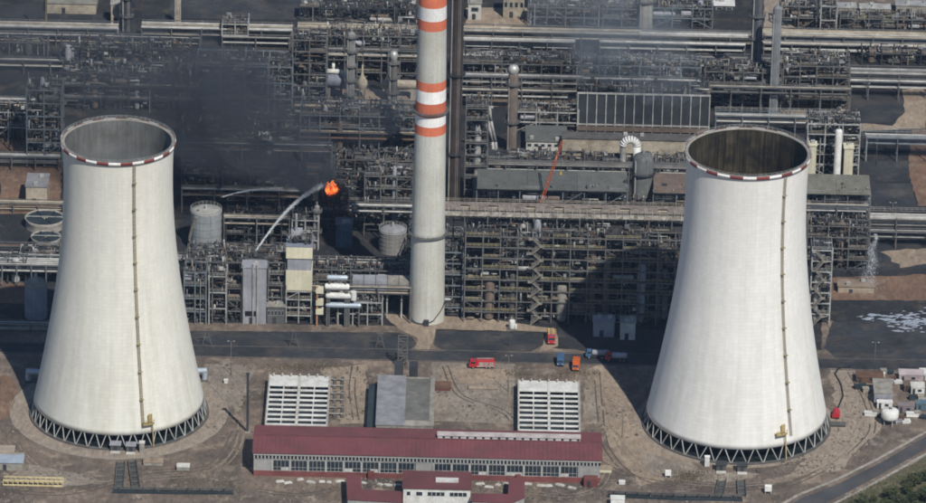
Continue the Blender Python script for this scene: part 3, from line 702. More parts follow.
def fire_engine(label, px, py, rz, L=8.4, body=REDP, roofm=None, ladder=True, group='fire engines'):
    p = W(px, py); t = thing('fire_engine', label, 'fire engine', (p.x, p.y, 0), rz, group)
    hw = 1.28
    B(t, 'chassis', STEELD, -L / 2 + .2, L / 2 - .3, -1.0, 1.0, .5, .85)
    cab(t, L / 2 - 2.5, L / 2, hw, .85, 3.0, body)
    B(t, 'body', body, -L / 2, L / 2 - 2.6, -hw, hw, .85, 3.15)
    for s in (-1, 1):
        for k in range(3): B(t, 'locker_shutter', SILVER, -L / 2 + .35 + k * 1.75, -L / 2 + 1.85 + k * 1.75, s * (hw + .02) - .02, s * (hw + .02) + .02, 1.2, 2.6)
    B(t, 'stripe', WHITE, -L / 2 + .02, L / 2 - 2.62, -hw - .015, hw + .015, .95, 1.12)
    if roofm: B(t, 'roof_cover', roofm, -L / 2 + .2, L / 2 - 2.8, -hw + .15, hw - .15, 3.15, 3.4)
    if ladder:
        ld = MB(); 
        for s in (-.3, .3): ld.box(-L / 2 + .3, L / 2 - 2.7, s - .05, s + .05, 3.45, 3.6)
        for k in range(12): x = -L / 2 + .5 + k * .45; ld.box(x, x + .06, -.3, .3, 3.48, 3.55)
        ld.build('roof_ladder', SILVER, t)
    B(t, 'light_bar', BLUEP, L / 2 - 2.0, L / 2 - 1.6, -.9, .9, 3.0, 3.2)
    wheels(t, (L / 2 - 1.4, -L / 2 + 1.6, -L / 2 + 2.75) if L > 7.8 else (L / 2 - 1.4, -L / 2 + 1.7), hw - .02)
    return t
fire_engine('red fire engine seen side-on beside the long road', 481.5, 367.5, PI + .05, 8.8)
fire_engine('red fire engine with yellow load parked end-on at the foot of the big steel frame', 551, 341, R(-88), 7.6, REDP, mat('faded_yellow', (.5, .34, .13), .6), True)
def box_truck(label, px, py, rz, m, L=6.2):
    p = W(px, py); t = thing('box_truck', label, 'truck', (p.x, p.y, 0), rz, 'trucks near the road')
    B(t, 'chassis', STEELD, -L / 2 + .2, L / 2 - .3, -.9, .9, .5, .85); cab(t, L / 2 - 1.9, L / 2, 1.15, .85, 2.7, m)
    B(t, 'cargo_box', m, -L / 2, L / 2 - 2.05, -1.25, 1.25, .9, 3.2); B(t, 'tarpaulin', mat(m.name + '_tarp', tuple(c * .8 for c in m.node_tree.nodes['Vector Math'].inputs[0].default_value[:3]), .9), -L / 2 + .1, L / 2 - 2.2, -1.15, 1.15, 3.2, 3.32)
    wheels(t, (L / 2 - 1.1, -L / 2 + 1.3), 1.15)
box_truck('blue truck parked end-on beside the road above the right cooling basin', 560.5, 364, R(-93), BLUEP, 5.6)
box_truck('orange truck parked end-on above the right cooling basin, right of the blue truck', 576, 368.5, R(-94), ORANGE, 6.0)
def flatbed(label, px, py, rz, L, m):
    p = W(px, py); t = thing('tanker_truck', label, 'truck', (p.x, p.y, 0), rz, 'trucks in the tower shadow')
    B(t, 'chassis', STEELD, -L / 2, L / 2 - .3, -1, 1, .55, .9); cab(t, L / 2 - 2, L / 2, 1.2, .9, 2.9, m); T(t, 'tank', GREYCLAD, (-L / 2, 0, 1.95), (L / 2 - 2.3, 0, 1.95), 1.05, 14)
    wheels(t, (L / 2 - 1.2, -L / 2 + 1.1, -L / 2 + 2.3), 1.15)
flatbed('grey tanker truck with blue cab standing in the tower shadow, left of two', 597, 357.5, PI, 8.0, BLUEP)
flatbed('grey tanker truck with red cab standing in the tower shadow, right of two', 616, 360.5, PI, 7.5, REDP)
# red pump trailer with hose beside the right tower
p = W(836, 417); t = thing('pump_trailer', 'red pump trailer with rounded tarpaulin right of the right cooling tower', 'trailer', (p.x, p.y, 0), R(85))
cv = MB(); pts = [(1.3 * math.cos(a), 1.2 + 1.5 * math.sin(a)) for a in [PI * i / 8 for i in range(9)]] + [(-1.3, .7), (1.3, .7)]
n_ = len(pts); cv.v = [(x_, y_, z_) for x_ in (-1.9, 1.9) for (y_, z_) in pts]; cv.f = [list(range(n_)), list(range(n_, 2 * n_))[::-1]] + [[i, n_ + i, n_ + (i + 1) % n_, (i + 1) % n_] for i in range(n_)]; cv.m = [0] * len(cv.f); cv.sm = [False] * len(cv.f)
cv.build('cover', REDP, t); wheels(t, (-.8, .8), 1.2, .45); B(t, 'drawbar', STEELD, 1.9, 3.6, -.12, .12, .5, .7); B(t, 'chassis', STEELD, -1.8, 1.8, -1.1, 1.1, .45, .68)
hz = MB(); pl = [W(838, 408), W(843, 396), W(841, 385), W(835, 374), W(838, 369), W(850, 367)]; hz.path([(q.x, q.y, .15) for q in pl], .28, 6)
tag(hz.build('fire_hose', RUBBER), 'black fire hose curving across the dirt above the red pump trailer', 'hose')
crate('wooden_pallets', 'flat dark pallet load on the ground below the red pump trailer', 'pallets', 838, 427, 5.0, 3.0, .5, STEELD, CONCD)

# ------------------------------------------------------------------ site cabins and stores at the right edge
def cabin(label, px, py, w, d, h, m, rm, rz=0.0, group='site cabins and stores at the right edge'):
    p = W(px, py); t = thing('site_cabin', label, 'cabin', (p.x, p.y, 0), rz, group)
    B(t, 'body', m, 0, w, 0, d, .2, h); B(t, 'roof', rm, -.15, w + .15, -.15, d + .15, h, h + .2); B(t, 'base_frame', STEELD, .1, w - .1, .1, d - .1, 0, .2)
    B(t, 'door', STEELD, w * .1, w * .1 + .9, -.04, .03, .2, 2.2)
    if w > 3: B(t, 'window', GLASS, w * .5, w * .5 + 1.3, -.04, .03, 1.1, 2.0)
cabin('grey two-bay store with stepped pale roof at the right edge of the yard', 874, 404, 6.2, 12, 4.0, GREYCLAD, CONC)
cabin('low white cabin in front of the grey stepped store', 877, 409, 5.2, 2.2, 2.4, WHITE, WHITE)
cabin('long rusty brown scrap shed behind the grey stepped store', 856, 383, 9.5, 5, 2.2, RUST, RUST)
cabin('pale pinkish cabin near the right edge, furthest back', 899, 382, 8.5, 4.5, 2.8, mat('pink_cabin', (.4, .33, .32), .8), mat('pink_roof', (.42, .36, .36), .8))
cabin('white-roofed cabin beside the pale pinkish cabin at the right edge', 920, 381, 7, 4.5, 2.7, CONCW, WHITE)
cabin('small brown wooden store in front of the pale cabins', 904, 392, 5.0, 4.0, 2.4, RUST, BROWNV)
cabin('white cabin block near the right edge in front of pale pinkish cabin', 911, 394.5, 4.6, 4.6, 2.6, WHITE, CONCW)
cabin('teal shipping container at the right edge', 916, 411, 8.0, 3.0, 2.7, mat('teal_container', (.09, .14, .17), .5), mat('teal_container', (.09, .14, .17)))
cabin('grey-brown shipping container left of the teal container', 898, 413, 5.6, 3.0, 2.7, mat('greybrown_container', (.2, .17, .17), .6), mat('greybrown_container', (.2, .17, .17)))
p = W(889.5, 424); t = thing('white_silo_tank', 'squat white round tank on legs in front of the site cabins', 'tank', (p.x, p.y, 0))
q = MB(); q.lathe([(0, 1.9), (2.6, 2.2), (3.0, 2.8), (3.0, 5.0), (2.5, 5.5), (0, 5.9)], 24); q.build('drum', WHITE, t)
for k in range(5): a = 2 * PI * k / 5; B(t, 'leg', STEELL, 2.4 * math.cos(a) - .13, 2.4 * math.cos(a) + .13, 2.4 * math.sin(a) - .13, 2.4 * math.sin(a) + .13, 0, 2.2)
B(t, 'manhole', STEEL, -.5, .5, -.5, .5, 5.7, 6.1)

rr = random.Random(77)
STN = [('white plastic', WHITE), ('rusty steel', RUST), ('grey steel', GREYCLAD), ('pale wooden', BEIGE), ('dark green', TEAL), ('dusty concrete', CONC)]
SPOT = [('behind the grey stepped store', 884, 376), ('left of the pale pinkish cabin', 893, 384), ('between pale cabins and teal container', 921, 402), ('left of the squat white tank', 876, 418), ('right of the squat white tank', 901, 424), ('beside the rusty scrap shed', 866, 391), ('in front of the teal container', 918, 419)]
for i, (wh, px, py) in enumerate(SPOT):
    for k in range(3):
        nm, m_ = STN[(i * 2 + k * 5) % 6]; crate('stacked_crate', ('long ', 'square ', 'low ')[k] + nm + ' crate standing ' + wh, 'crate', px + (k - 1) * 5.5, py + rr.uniform(-2, 2.5), (4.2, 2.0, 2.8)[k], (1.6, 1.9, 2.2)[k], (1.4, 1.7, .8)[k], m_, None, rr.uniform(-.25, .25), 'crates among the site cabins')
# ------------------------------------------------------------------ poles
def lamp_post(label, px, py, h, m=STEEL, arm=1.0, group='lamp posts'):
    p = W(px, py); t = thing('lamp_post', label, 'lamp post', (p.x, p.y, 0), 0, group)
    q = MB(); q.tube((0, 0, 0), (0, 0, h), .12, .07, 8); q.build('pole', m, t)
    BAR(t, 'arm', m, (-arm, 0, h - .05), (arm, 0, h - .05), .09)
    for s in (-1, 1): B(t, 'lamp_head', STEELL, s * arm - .3, s * arm + .3, -.12, .12, h - .12, h + .1)
for lab, px, py, h in (('slim lamp post at the road just right of the left cooling tower', 231, 375, 13), ('slim lamp post between the red fire engine and the right cooling basin', 508, 392, 14),
                       ('slim lamp post on the road corner beside the blue truck', 508, 346, 11), ('slim lamp post behind the scrap shed at the far right', 874, 376, 13),
                       ('lamp post standing in the dark asphalt basin at the upper right', 866, 100, 7), ('tall lamp post below the upper right pipe bridge', 876, 165, 12), ('tall lamp post below the right-edge pipe bridge', 891, 240, 15),
                       ('lamp post on the dirt left of the right cooling tower', 622, 438, 11)):
    lamp_post(lab, px, py, h)
def pole(label, px, py, h, m, w=.35):
    p = W(px, py); t = thing('mast', label, 'mast', (p.x, p.y, 0), 0, 'plain masts'); B(t, 'shaft', m, -w, w, -w, w, 0, h); B(t, 'foot', CONC, -w * 2, w * 2, -w * 2, w * 2, 0, .4); B(t, 'cap', m, -w * 1.5, w * 1.5, -w * 1.5, w * 1.5, h, h + .3)
pole('dark square mast on the dirt left of the left cooling basin', 247.5, 432, HT(247.5, 432, 374), STEELD, .4)
pole('ochre mast rising past the pipe racks at the upper left', 46.5, 36, 26, mat('ochre_mast', (.17, .13, .07), .8), .35)
for i, (px, py, lab) in enumerate(((207, 345, 'A-frame gantry leg on the road edge nearest the left cooling tower'), (294, 347, 'A-frame gantry leg on the road edge below the cream-clad block'), (380, 349, 'A-frame gantry leg on the road edge near the chimney'))):
    p = W(px, py); t = thing('gantry_leg', lab, 'gantry', (p.x, p.y, 0), 0, 'A-frame gantry legs along the road')
    h = 6.0
    for s in (-1, 1): BAR(t, 'leg', STEEL, (s * 1.6, 0, 0), (s * .3, 0, h), .2)
    B(t, 'cross_bar', STEEL, -1.0, 1.0, -.1, .1, h * .5 - .1, h * .5 + .1); B(t, 'head_beam', STEEL, -1.2, 1.2, -.2, .2, h, h + .3)
# ------------------------------------------------------------------ process plant
PAL = [mat('pw_steel', (.11, .112, .112), .6, .1), mat('pw_light', (.24, .24, .23), .6, .1), STEELD, mat('pw_beige', (.2, .175, .135), .7), mat('pw_rust', (.1, .065, .045), .8), mat('pw_silver', (.26, .265, .265), .5, .2), mat('pw_white', (.42, .42, .4), .6), mat('pw_dark', (.07, .072, .078), .7)]
def clutter(par, x0, x1, y0, y1, z0, z1, n, seed, wts=(6, 3, 9, 2, 2, 3, 1, 5), name='pipework', big=1.0):
    """small pipes, valves and boxes too many to count, in one mesh"""
    rr = random.Random(seed); b = MB(); idx = [i for i, w in enumerate(wts) for _ in range(w)]
    for _ in range(n):
        x = rr.uniform(x0, x1); y = rr.uniform(y0, y1); z = z0 + (z1 - z0) * rr.random(); m = rr.choice(idx); k = rr.random()
        r = rr.choice((.08, .1, .12, .16, .2, .28, .36)) * big
        if k < .36: l = min(rr.uniform(1, 7), x1 - x); b.tube((x, y, z), (x + l, y, z), r, None, 5, m)
        elif k < .52: l = min(rr.uniform(1, 5), y1 - y); b.tube((x, y, z), (x, y + l, z), r, None, 5, m)
        elif k < .82: l = min(rr.uniform(1, 6), z1 - z + .5); b.tube((x, y, z), (x, y, z + l), r, None, 5, m)
        else: s = rr.uniform(.3, 1.2) * big; b.box(x, min(x + s * rr.uniform(.6, 2), x1 + .5), y, y + s, z, z + s * rr.uniform(.5, 1.5), m)
    o = b.build(name, PAL, par); o['kind'] = 'stuff'; return o
HEADS = {}
def vessel_mesh(m, n=16):
    """unit upright vessel, radius 1, dished ends of fixed roundness"""
    k = ('vessel', m.name)
    if k not in SHARED:
        b = MB(); pr = [(0, 0), (.6, .012), (.9, .04), (1, .09), (1, .91), (.9, .96), (.6, .988), (0, 1)]; b.lathe(pr, n); SHARED[k] = b.mesh('vessel_' + m.name, m)
    return SHARED[k]
def vessel(par, name, m, p0, p1, r):
    p0 = Vector(p0); p1 = Vector(p1); d = p1 - p0
    return link(name, vessel_mesh(m), par, p0, ZAX.rotation_difference(d), (r, r, d.length))
def stair(par, x, y, z0, z1, w, m, flights):
    w = 2.9; flights = int(flights * 1.5) // 2 * 2; h = (z1 - z0) / flights
    key = ('stair', round(h, 2), round(w, 2), m.name)
    if key not in SHARED:
        b = MB(); n = 8
        for s in (0, .9): b.bar((0, s, 0), (w, s, h), .22); b.bar((0, s, 1), (w, s, h + 1), .1)
        for i in range(n): b.box(w * i / n, w * (i + 1) / n, .05, .85, h * (i + .5) / n, h * (i + .5) / n + .08)
        b.box(w, w + 1.2, 0, 2.0, h - .1, h); b.box(w + 1.1, w + 1.2, 0, 2.0, h + .9, h + 1)
        SHARED[key] = b.mesh('stair_flight', m)
    for i in range(flights):
        o = link('stair_flight', SHARED[key], par, (x if i % 2 == 0 else x + w, y if i % 2 == 0 else y + 2.0, z0 + h * i))
        if i % 2: o.rotation_euler = (0, 0, PI)
def process_frame(label, x0, x1, yb, yt, depth, seed, lev=4.3, bay=6.5, m=STEEL, deckp=.55, cl=9.0, nv=2, stairs=(), roof=None, cw=.42, name='process_frame', vm=None, wts=(6, 3, 9, 2, 2, 3, 1, 5), cat='process structure', rows=None, group='steel process frames', railm=None):
    rr = random.Random(seed); xm = (x0 + x1) / 2
    p = W(xm, yb); wd = (x1 - x0) * M1(xm, yb); h = HT(xm, yb, yt)
    t = thing(name, label, cat, (p.x - wd / 2, p.y, 0), 0, group)
    nx = max(1, round(wd / bay)); ny = rows or max(1, round(depth / 8)); nl = max(1, round(h / lev))
    xs = [wd * i / nx for i in range(nx + 1)]; ys = [depth * i / ny for i in range(ny + 1)]; zs = [h * (i + 1) / nl for i in range(nl)]
    hv = [[h * (1 if rr.random() < .75 else rr.uniform(.75, .95)) for _ in xs] for _ in ys]
    for j, y in enumerate(ys):
        for i, x in enumerate(xs):
            B(t, 'column', m, x - cw / 2, x + cw / 2, y - cw / 2, y + cw / 2, 0, h + (rr.uniform(.3, 2.2) if rr.random() < .4 else .15))
    rail = MB()
    for k, z in enumerate(zs):
        for y in ys: B(t, 'beam', m, cw / 2, wd - cw / 2, y - cw * .4, y + cw * .4, z - .42, z - .02)
        for x in xs: B(t, 'beam', m, x - cw * .36, x + cw * .36, cw / 2, depth - cw / 2, z - .4, z - .04)
        for i in range(nx):
            for j in range(ny):
                if rr.random() < deckp * (.55 if k == nl - 1 else 1):
                    B(t, 'deck', GRATING if rr.random() < .75 else CONCD, xs[i] + .03, xs[i + 1] - .03, ys[j] + .03, ys[j + 1] - .03, z + .0, z + .09)
                    if j == 0:
                        y = .05
                        for hh in (.55, 1.1): rail.box(xs[i], xs[i + 1], y, y + .09, z + hh, z + hh + .09)
                        for q in range(4): xx = xs[i] + (xs[i + 1] - xs[i]) * q / 4; rail.box(xx, xx + .09, y, y + .09, z + .09, z + 1.1)
    if rail.v: rail.build('handrail', railm or rr.choice((STEELL, BEIGE, STEELL)), t)['kind'] = 'stuff'
    for q in range(int(wd / 5) + 1):
        x = rr.uniform(.5, wd - .4); y = rr.uniform(-.5, depth); T(t, 'standpipe', rr.choice((STEELL, SILVER, BEIGE, STEEL)), (x, y, .1), (x, y, h * rr.uniform(.6, 1.18)), rr.choice((.14, .18, .25)), 6)
    for k in range(nl):
        za = zs[k - 1] if k else 0
        for i in range(nx):
            if rr.random() < .07: BAR(t, 'brace', m, (xs[i], .02, za), (xs[i + 1], .02, zs[k] - .4), .22)
            if rr.random() < .05: BAR(t, 'brace', m, (xs[i + 1], .02, za), (xs[i], .02, zs[k] - .4), .22)
    vms = vm or (STEELL, CONCD, GREYCLAD, BROWNV, CONCD, BROWNV)
    for q in range(nv):
        vmq = rr.choice(vms); k = rr.random()
        if k < .5:
            r = rr.uniform(.7, 1.5); x = rr.uniform(r, max(r + .1, wd - r)); y = rr.uniform(r * .6, depth * .7); vessel(t, 'vessel', vmq, (x, y, 0.3), (x, y, h * rr.uniform(.5, 1.15)), r)
        else:
            r = rr.uniform(.6, 1.3); z = (rr.choice(zs[:-1]) if len(zs) > 1 else 0) + r + .3; x = rr.uniform(0, max(.1, wd - 7)); y = rr.uniform(r, depth * .6); vessel(t, 'drum', vmq, (x, y, z), (x + rr.uniform(4, min(9, wd)), y, z), r)
    vol = wd * depth * h
    n = int(min(4200, cl * 2.1 * vol / 100))
    if n: clutter(t, 0, wd, .3, depth, 0, h + 1.2, n, seed + 99, wts)
    for (sx, fl) in stairs: stair(t, (sx - x0) / (x1 - x0) * wd, -2.2, 0, h - .3, 2.9, mat('stair_steel', (.24, .225, .19), .7), fl)
    if roof == 'fans':
        B(t, 'fan_bank', STEELL, 0, wd, 0, depth, h + .1, h + 1.3)
        k = max(1, int(wd / 4.5)); kk = max(1, int(depth / 4.5))
        for i in range(k):
            for j in range(kk):
                key = ('fanring',)
                if key not in SHARED: q_ = MB(); q_.lathe([(1.8, 0), (1.7, .7), (1.55, .7), (1.55, .1), (0, .1)], 16); SHARED[key] = q_.mesh('fan', [STEEL])
                link('fan', SHARED[key], t, (wd * (i + .5) / k, depth * (j + .5) / kk, h + 1.3))
    elif roof:
        B(t, 'roof', roof, -.4, wd + .4, -.5, depth + .5, h + .18, h + .5)
    return t, wd, h
def rack(label, x0, x1, y, z, width, n, seed, mats, rail=False, bentm=STEEL, step=11.0, deck=None, group='pipe racks'):
    """pipe rack: top pipes show at row y at its middle"""
    rr = random.Random(seed); xm = (x0 + x1) / 2; p = W(xm, y, z); wd = (x1 - x0) * M1(xm, y)
    t = thing('pipe_rack', label, 'pipe rack', (p.x - wd / 2, p.y - width / 2, 0), 0, group)
    k = max(1, round(wd / step))
    key = ('bent', round(width, 1), round(z, 1), bentm.name)
    if key not in SHARED:
        b = MB()
        for yy in (.2, width - .2): b.box(-.2, .2, yy - .2, yy + .2, 0, z + .9)
        for zz in (z - .25, z - 2.3): b.box(-.17, .17, .4, width - .4, zz - .35, zz)
        SHARED[key] = b.mesh('portal_frame', bentm)
    for i in range(k + 1): link('portal_frame', SHARED[key], t, (.25 + (wd - .5) * i / k, 0, 0))
    for yy in (.2, width - .2): B(t, 'rack_beam', bentm, .1, wd - .1, yy - .12, yy + .12, z + .45, z + .75)
    lv = [(z - .25, n), (z - 2.3, max(2, n - 2))]
    for zz, q in lv:
        yy = .55
        for i in range(q):
            r = rr.choice((.16, .2, .25, .32, .42)); yy = .55 + (width - 1.1) * (i + .5) / q
            T(t, 'pipe', rr.choice(mats), (0, yy, zz + r), (wd, yy, zz + r), r, 8)
    if deck: B(t, 'walkway', deck, 0, wd, width * .62, width - .45, z + .76, z + .86)
    if rail:
        b = MB()
        for yy in (.05, width - .05):
            for hh in (1.3, 1.9): b.box(0, wd, yy - .05, yy + .05, z + hh, z + hh + .1)
            for i in range(int(wd / 2) + 1): b.box(i * 2.0, i * 2.0 + .1, yy - .05, yy + .05, z + .75, z + 1.9)
        b.build('handrail', rail if not isinstance(rail, bool) else STEELL, t)['kind'] = 'stuff'
    return t
def process_column(label, px, yb, yt, dia, m, rings=4, cap=None, ringm=STEEL, ladder=True, group='process columns', name='process_column', clm=20):
    p = W(px, yb); h = HT(px, yb, yt); r = dia / 2 * M1(px, yb)
    t = thing(name, label, 'process column', (p.x, p.y, 0), 0, group)
    b = MB(); b.lathe([(r * 1.12, 0), (r, 3), (r, h - r * .7), (r * .85, h - r * .3), (r * .5, h - r * .07), (0, h)], 24); b.build('shell', m, t)
    for i in range(rings):
        z = h * (i + .8) / (rings + .1); q = MB()
        q.lathe([(r, z - .12), (r + 1.1, z - .12), (r + 1.1, z + .05), (r, z + .05)], 16, smooth=False)
        for hh in (.6, 1.1): q.lathe([(r + 1.0, z + hh), (r + 1.08, z + hh), (r + 1.08, z + hh + .08), (r + 1.0, z + hh + .08)], 16)
        for k in range(12): a = 2 * PI * k / 12; q.box((r + 1.04) * math.cos(a) - .05, (r + 1.04) * math.cos(a) + .05, (r + 1.04) * math.sin(a) - .05, (r + 1.04) * math.sin(a) + .05, z, z + 1.15)
        q.build('platform', ringm, t)
    if ladder:
        q = MB(); a = R(-70)
        for s in (-.3, .3): q.box((r + .3) * math.cos(a) + s - .06, (r + .3) * math.cos(a) + s + .06, (r + .3) * math.sin(a) - .06, (r + .3) * math.sin(a) + .06, 0, h)
        q.build('ladder', STEELL, t)
    a = R(-130); T(t, 'riser_pipe', SILVER, ((r + .5) * math.cos(a), (r + .5) * math.sin(a), 0), ((r + .5) * math.cos(a), (r + .5) * math.sin(a), h * .93), .3, 8)
    T(t, 'overhead_pipe', SILVER, (0, 0, h - .1), (0, 0, h + 1.2), .35, 8)
    if cap is not None:
        q = MB(); q.lathe([(r * .9, h - .3), (r * 1.15, h + 1.2), (r * .8, h + 2.6), (0, h + 3.0)], 16); q.build('top_dome', cap, t)
    return t
def tank(label, px, yb, yt, dia, m, top=None, dome=.06, name='storage_tank', stairs=True):
    """yt: row of the near top edge centre; yb: row of the base centre"""
    p = W(px, yb); h = HT(px, yb, yt); r = dia / 2 * M1(px, yb); t = thing(name, label, 'tank', (p.x, p.y, 0), 0, 'storage tanks')
    b = MB(); b.lathe([(r, 0), (r, h)], 40); b.build('shell', m, t)
    q = MB(); q.lathe([(r + .12, h - .15), (r + .12, h + .05), (r * .6, h + dome * r * 1.2), (0, h + dome * r * 2)], 40); q.build('roof', top or m, t)
    q = MB()
    for hh in (.6, 1.1): q.lathe([(r, h + hh), (r + .08, h + hh), (r + .08, h + hh + .08), (r, h + hh + .08)], 32)
    for k in range(24): a = 2 * PI * k / 24; q.box(r * math.cos(a) - .05, r * math.cos(a) + .05, r * math.sin(a) - .05, r * math.sin(a) + .05, h, h + 1.15)
    q.build('handrail', STEELL, t)
    q = MB()
    for z in [h * i / 5 for i in range(1, 5)]: q.lathe([(r + .02, z - .06), (r + .1, z - .06), (r + .1, z + .06), (r + .02, z + .06)], 40)
    q.build('hoops', m, t)['kind'] = 'stuff'
    T(t, 'vent', STEELL, (0, 0, h + dome * r * 1.9), (0, 0, h + dome * r * 2 + 1.3), .5, 10); B(t, 'manhole', STEEL, -r * .5 - .5, -r * .5 + .5, -r * .3 - .5, -r * .3 + .5, h, h + .7)
    if stairs:
        q = MB(); a0, a1 = R(-175), R(-120)
        for i in range(20): a = a0 + (a1 - a0) * i / 20; z = h * i / 20; q.box((r + .6) * math.cos(a) - .45, (r + .6) * math.cos(a) + .45, (r + .6) * math.sin(a) - .45, (r + .6) * math.sin(a) + .45, z, z + .14)
        q.build('stair', BEIGE, t)
    return t, h, r
def block(label, x0, x1, yb, yt, depth, m, roofm, name='plant_building', wins=0, cat='building', group='plant buildings', rise=0.0, doors=1):
    xm = (x0 + x1) / 2; p = W(xm, yb); wd = (x1 - x0) * M1(xm, yb); h = HT(xm, yb, yt)
    t = thing(name, label, cat, (p.x - wd / 2, p.y, 0), 0, group)
    B(t, 'wall', m, 0, wd, 0, depth, 0, h); b = MB(); b.box(-.3, wd + .3, -.3, depth + .3, h, h + .3); b.build('roof', roofm, t)
    for i in range(wins):
        w = wd / wins; f = MB().box(0, w * .64, -.05, .05, 0, h * .3).build('window', STEELL, t, (w * i + w * .18, 0, h * .5)); B(f, 'pane', GLASS, w * .06, w * .58, -.08, -.052, h * .03, h * .27)
    for i in range(doors): B(t, 'door', STEELD, wd * (i + .3) / max(1, doors), wd * (i + .3) / max(1, doors) + 1.4, -.06, .04, 0, min(2.6, h * .6))
    q = random.Random(int(x0 * 7 + yb)); 
    for i in range(2): x = q.uniform(.5, max(.6, wd - 2)); y = q.uniform(.5, max(.6, depth - 2)); B(t, 'roof_unit', STEELL, x, x + 1.5, y, y + 1.4, h + .3, h + 1.2)
    return t, wd, h
LT = (SILVER, SILVER, BEIGE, STEELL, STEEL); MX = (SILVER, BEIGE, STEEL, RUST, STEELD, STEELL); DK = (STEEL, STEELD, RUST, STEELL)

# --- the big frame in the middle and the pinkish pipe bridge along its top
bigf, bw, bh = process_frame('huge open steel process frame with many decks and zigzag stairs, right of the chimney', 464, 690, 324, 238, 20, 11, 4.0, 6.4, STEEL, .62, 7.5, 30, ((530, 8),), None, .4, 'process_frame', None, (5, 3, 6, 5, 3, 2, 1, 3), 'process structure', 3, 'steel process frames', mat('railing_ochre', (.42, .37, .2), .7))
process_frame('upper deck of pumps and valves under the long pinkish pipe bridge', 452, 690, 300, 222, 6, 12, 26, 9, STEEL, .0, 0, 6, cw=.5, rows=1, name='upper_pump_deck')
BRIDGE = rack('long pinkish pipe bridge with railings on top of the big steel frame', 447, 690, 210.5, 38.0, 8.5, 8, 31, (PINKPIPE, BEIGE, RUST, BEIGE), BEIGE, STEEL, 8.0, PINKPIPE); BL = 243 * M1(568, 210.5)
for i in [k for k in range(27) if k % 7 not in (2, 5)]: B(BRIDGE, 'deck_plate', PINKPIPE, BL * i / 27 + .04, BL * (i + 1) / 27 - .04, .5, 5.2, 38.95, 39.05)
for i in range(36): B(BRIDGE, 'stanchion', STEELL, BL * i / 35 - .1, BL * i / 35 + .1, -.45, -.27, 36.8, 40.6)
B(BRIDGE, 'fascia_girder', mat('bridge_girder', (.4, .37, .32), .85, 0, var=.4, scale=.3, dirt=(.13, .1, .08), dirt_amt=.8), 0, BL, -.25, -.02, 37.0, 38.6)
# vessels and plates standing in the frame's front
for i, (px, yt_, w_, m_) in enumerate(((489, 282, 10, BROWNV), (561, 285, 11, CONC), (512, 275, 8, CONCD), (640, 262, 9, GREYCLAD), (605, 262, 7, BROWNV))):
    h_ = HT(px, 322, yt_); xx = (px - 464) / 226 * bw; vessel(bigf, 'vessel', m_, (xx, 2.2, .3), (xx, 2.2, h_), w_ * .5 * M1(px, 322))

# --- long shed-roofed bank behind it
def bank(label, x0, x1, yb, yt, depth, m, seed):
    t, wd, h = process_frame(label, x0, x1, yb, yt, depth, seed, 5.0, 8.0, STEELB, .4, 2.5, 3, (), None, .4, 'roofed_bank', None, (4, 4, 6, 3, 2, 3, 1, 3), 'process structure', 2)
    k = max(1, round(wd / 16))
    for i in range(k): rf_ = MB(); a, b_2 = wd * i / k + .05, wd * (i + 1) / k - .05; rf_.v = [(a, -1, h + .4), (b_2, -1, h + .4), (b_2, depth + 1, h + 2.6), (a, depth + 1, h + 2.6), (a, -1, h + .2), (b_2, -1, h + .2), (b_2, depth + 1, h + 2.4), (a, depth + 1, h + 2.4)]; rf_.f = [[0, 1, 2, 3], [7, 6, 5, 4], [0, 4, 5, 1], [1, 5, 6, 2], [2, 6, 7, 3], [3, 7, 4, 0]]; rf_.m = [0] * 6; rf_.sm = [False] * 6; rf_.build('roof_sheet', m, t)
    return t
bank('long open bank under a grey-green shed roof behind the pinkish pipe bridge', 476, 626, 232, 190, 11, GREYG, 41)
bank('open bank under a brown shed roof just left of the right cooling tower', 652, 698, 234, 193, 11, BROWNV, 42)
bank('open bank under a brown shed roof just right of the right cooling tower', 800, 868, 244, 194, 11, mat('brown_green_sheet', (.15, .145, .12), .7), 43)

# --- front row left of the chimney
process_frame('open steel frame with blue-grey posts beside the left cooling tower', 184, 206, 324, 272, 9, 51, 5, 5, STEELB, .5, 12, 2, group='front row frames')
process_frame('narrow frame with white-edged landings and yellow valve group beside the grey clad panel house', 209, 226, 324, 276, 8, 52, 5.5, 5, STEELL, .5, 14, 1, group='front row frames')
t, wd, h = block('tall pale grey clad panel house in the front row, left of the cream block', 242, 266, 324, 268, 6, GREYCLAD, GREYCLAD, 'panel_house')
for x in (.5, wd * .45, wd * .62): T(t, 'vent_pipe', STEELL, (x, -.35, 0), (x, -.35, h + 1.5), .25, 8)
B(t, 'louvre', BLACK, 1, 5.5, -.06, .02, 3, 5)
block('dark louvred hut with pale roof in the front row beside the cream block', 267, 284.5, 324, 307, 6, mat('louvre_grey', (.1, .1, .1), .7), CONC, 'louvred_hut', 5)
process_frame('slender steel frame above the dark louvred hut', 268, 285, 320, 262, 7, 53, 5, 5, STEEL, .5, 14, 1, group='front row frames')
t, wd, h = process_frame('open lattice base carrying the cream-clad block', 286, 311, 323, 291, 9, 54, 3.2, 4.2, STEELL, .7, 10, 0, (), None, .4, 'steel_support', None, (5, 3, 6, 5, 3, 2, 1, 3), 'steel frame', 2, 'front row frames')
p = W(298.5, 323); cb = thing('clad_block', 'cream-yellow clad block with grey middle band on an open lattice base', 'building', (p.x - wd / 2, p.y, h + .3), 0)
hz_ = [HT(298.5, 323, y) - h - .3 for y in (271, 258.5, 247)]
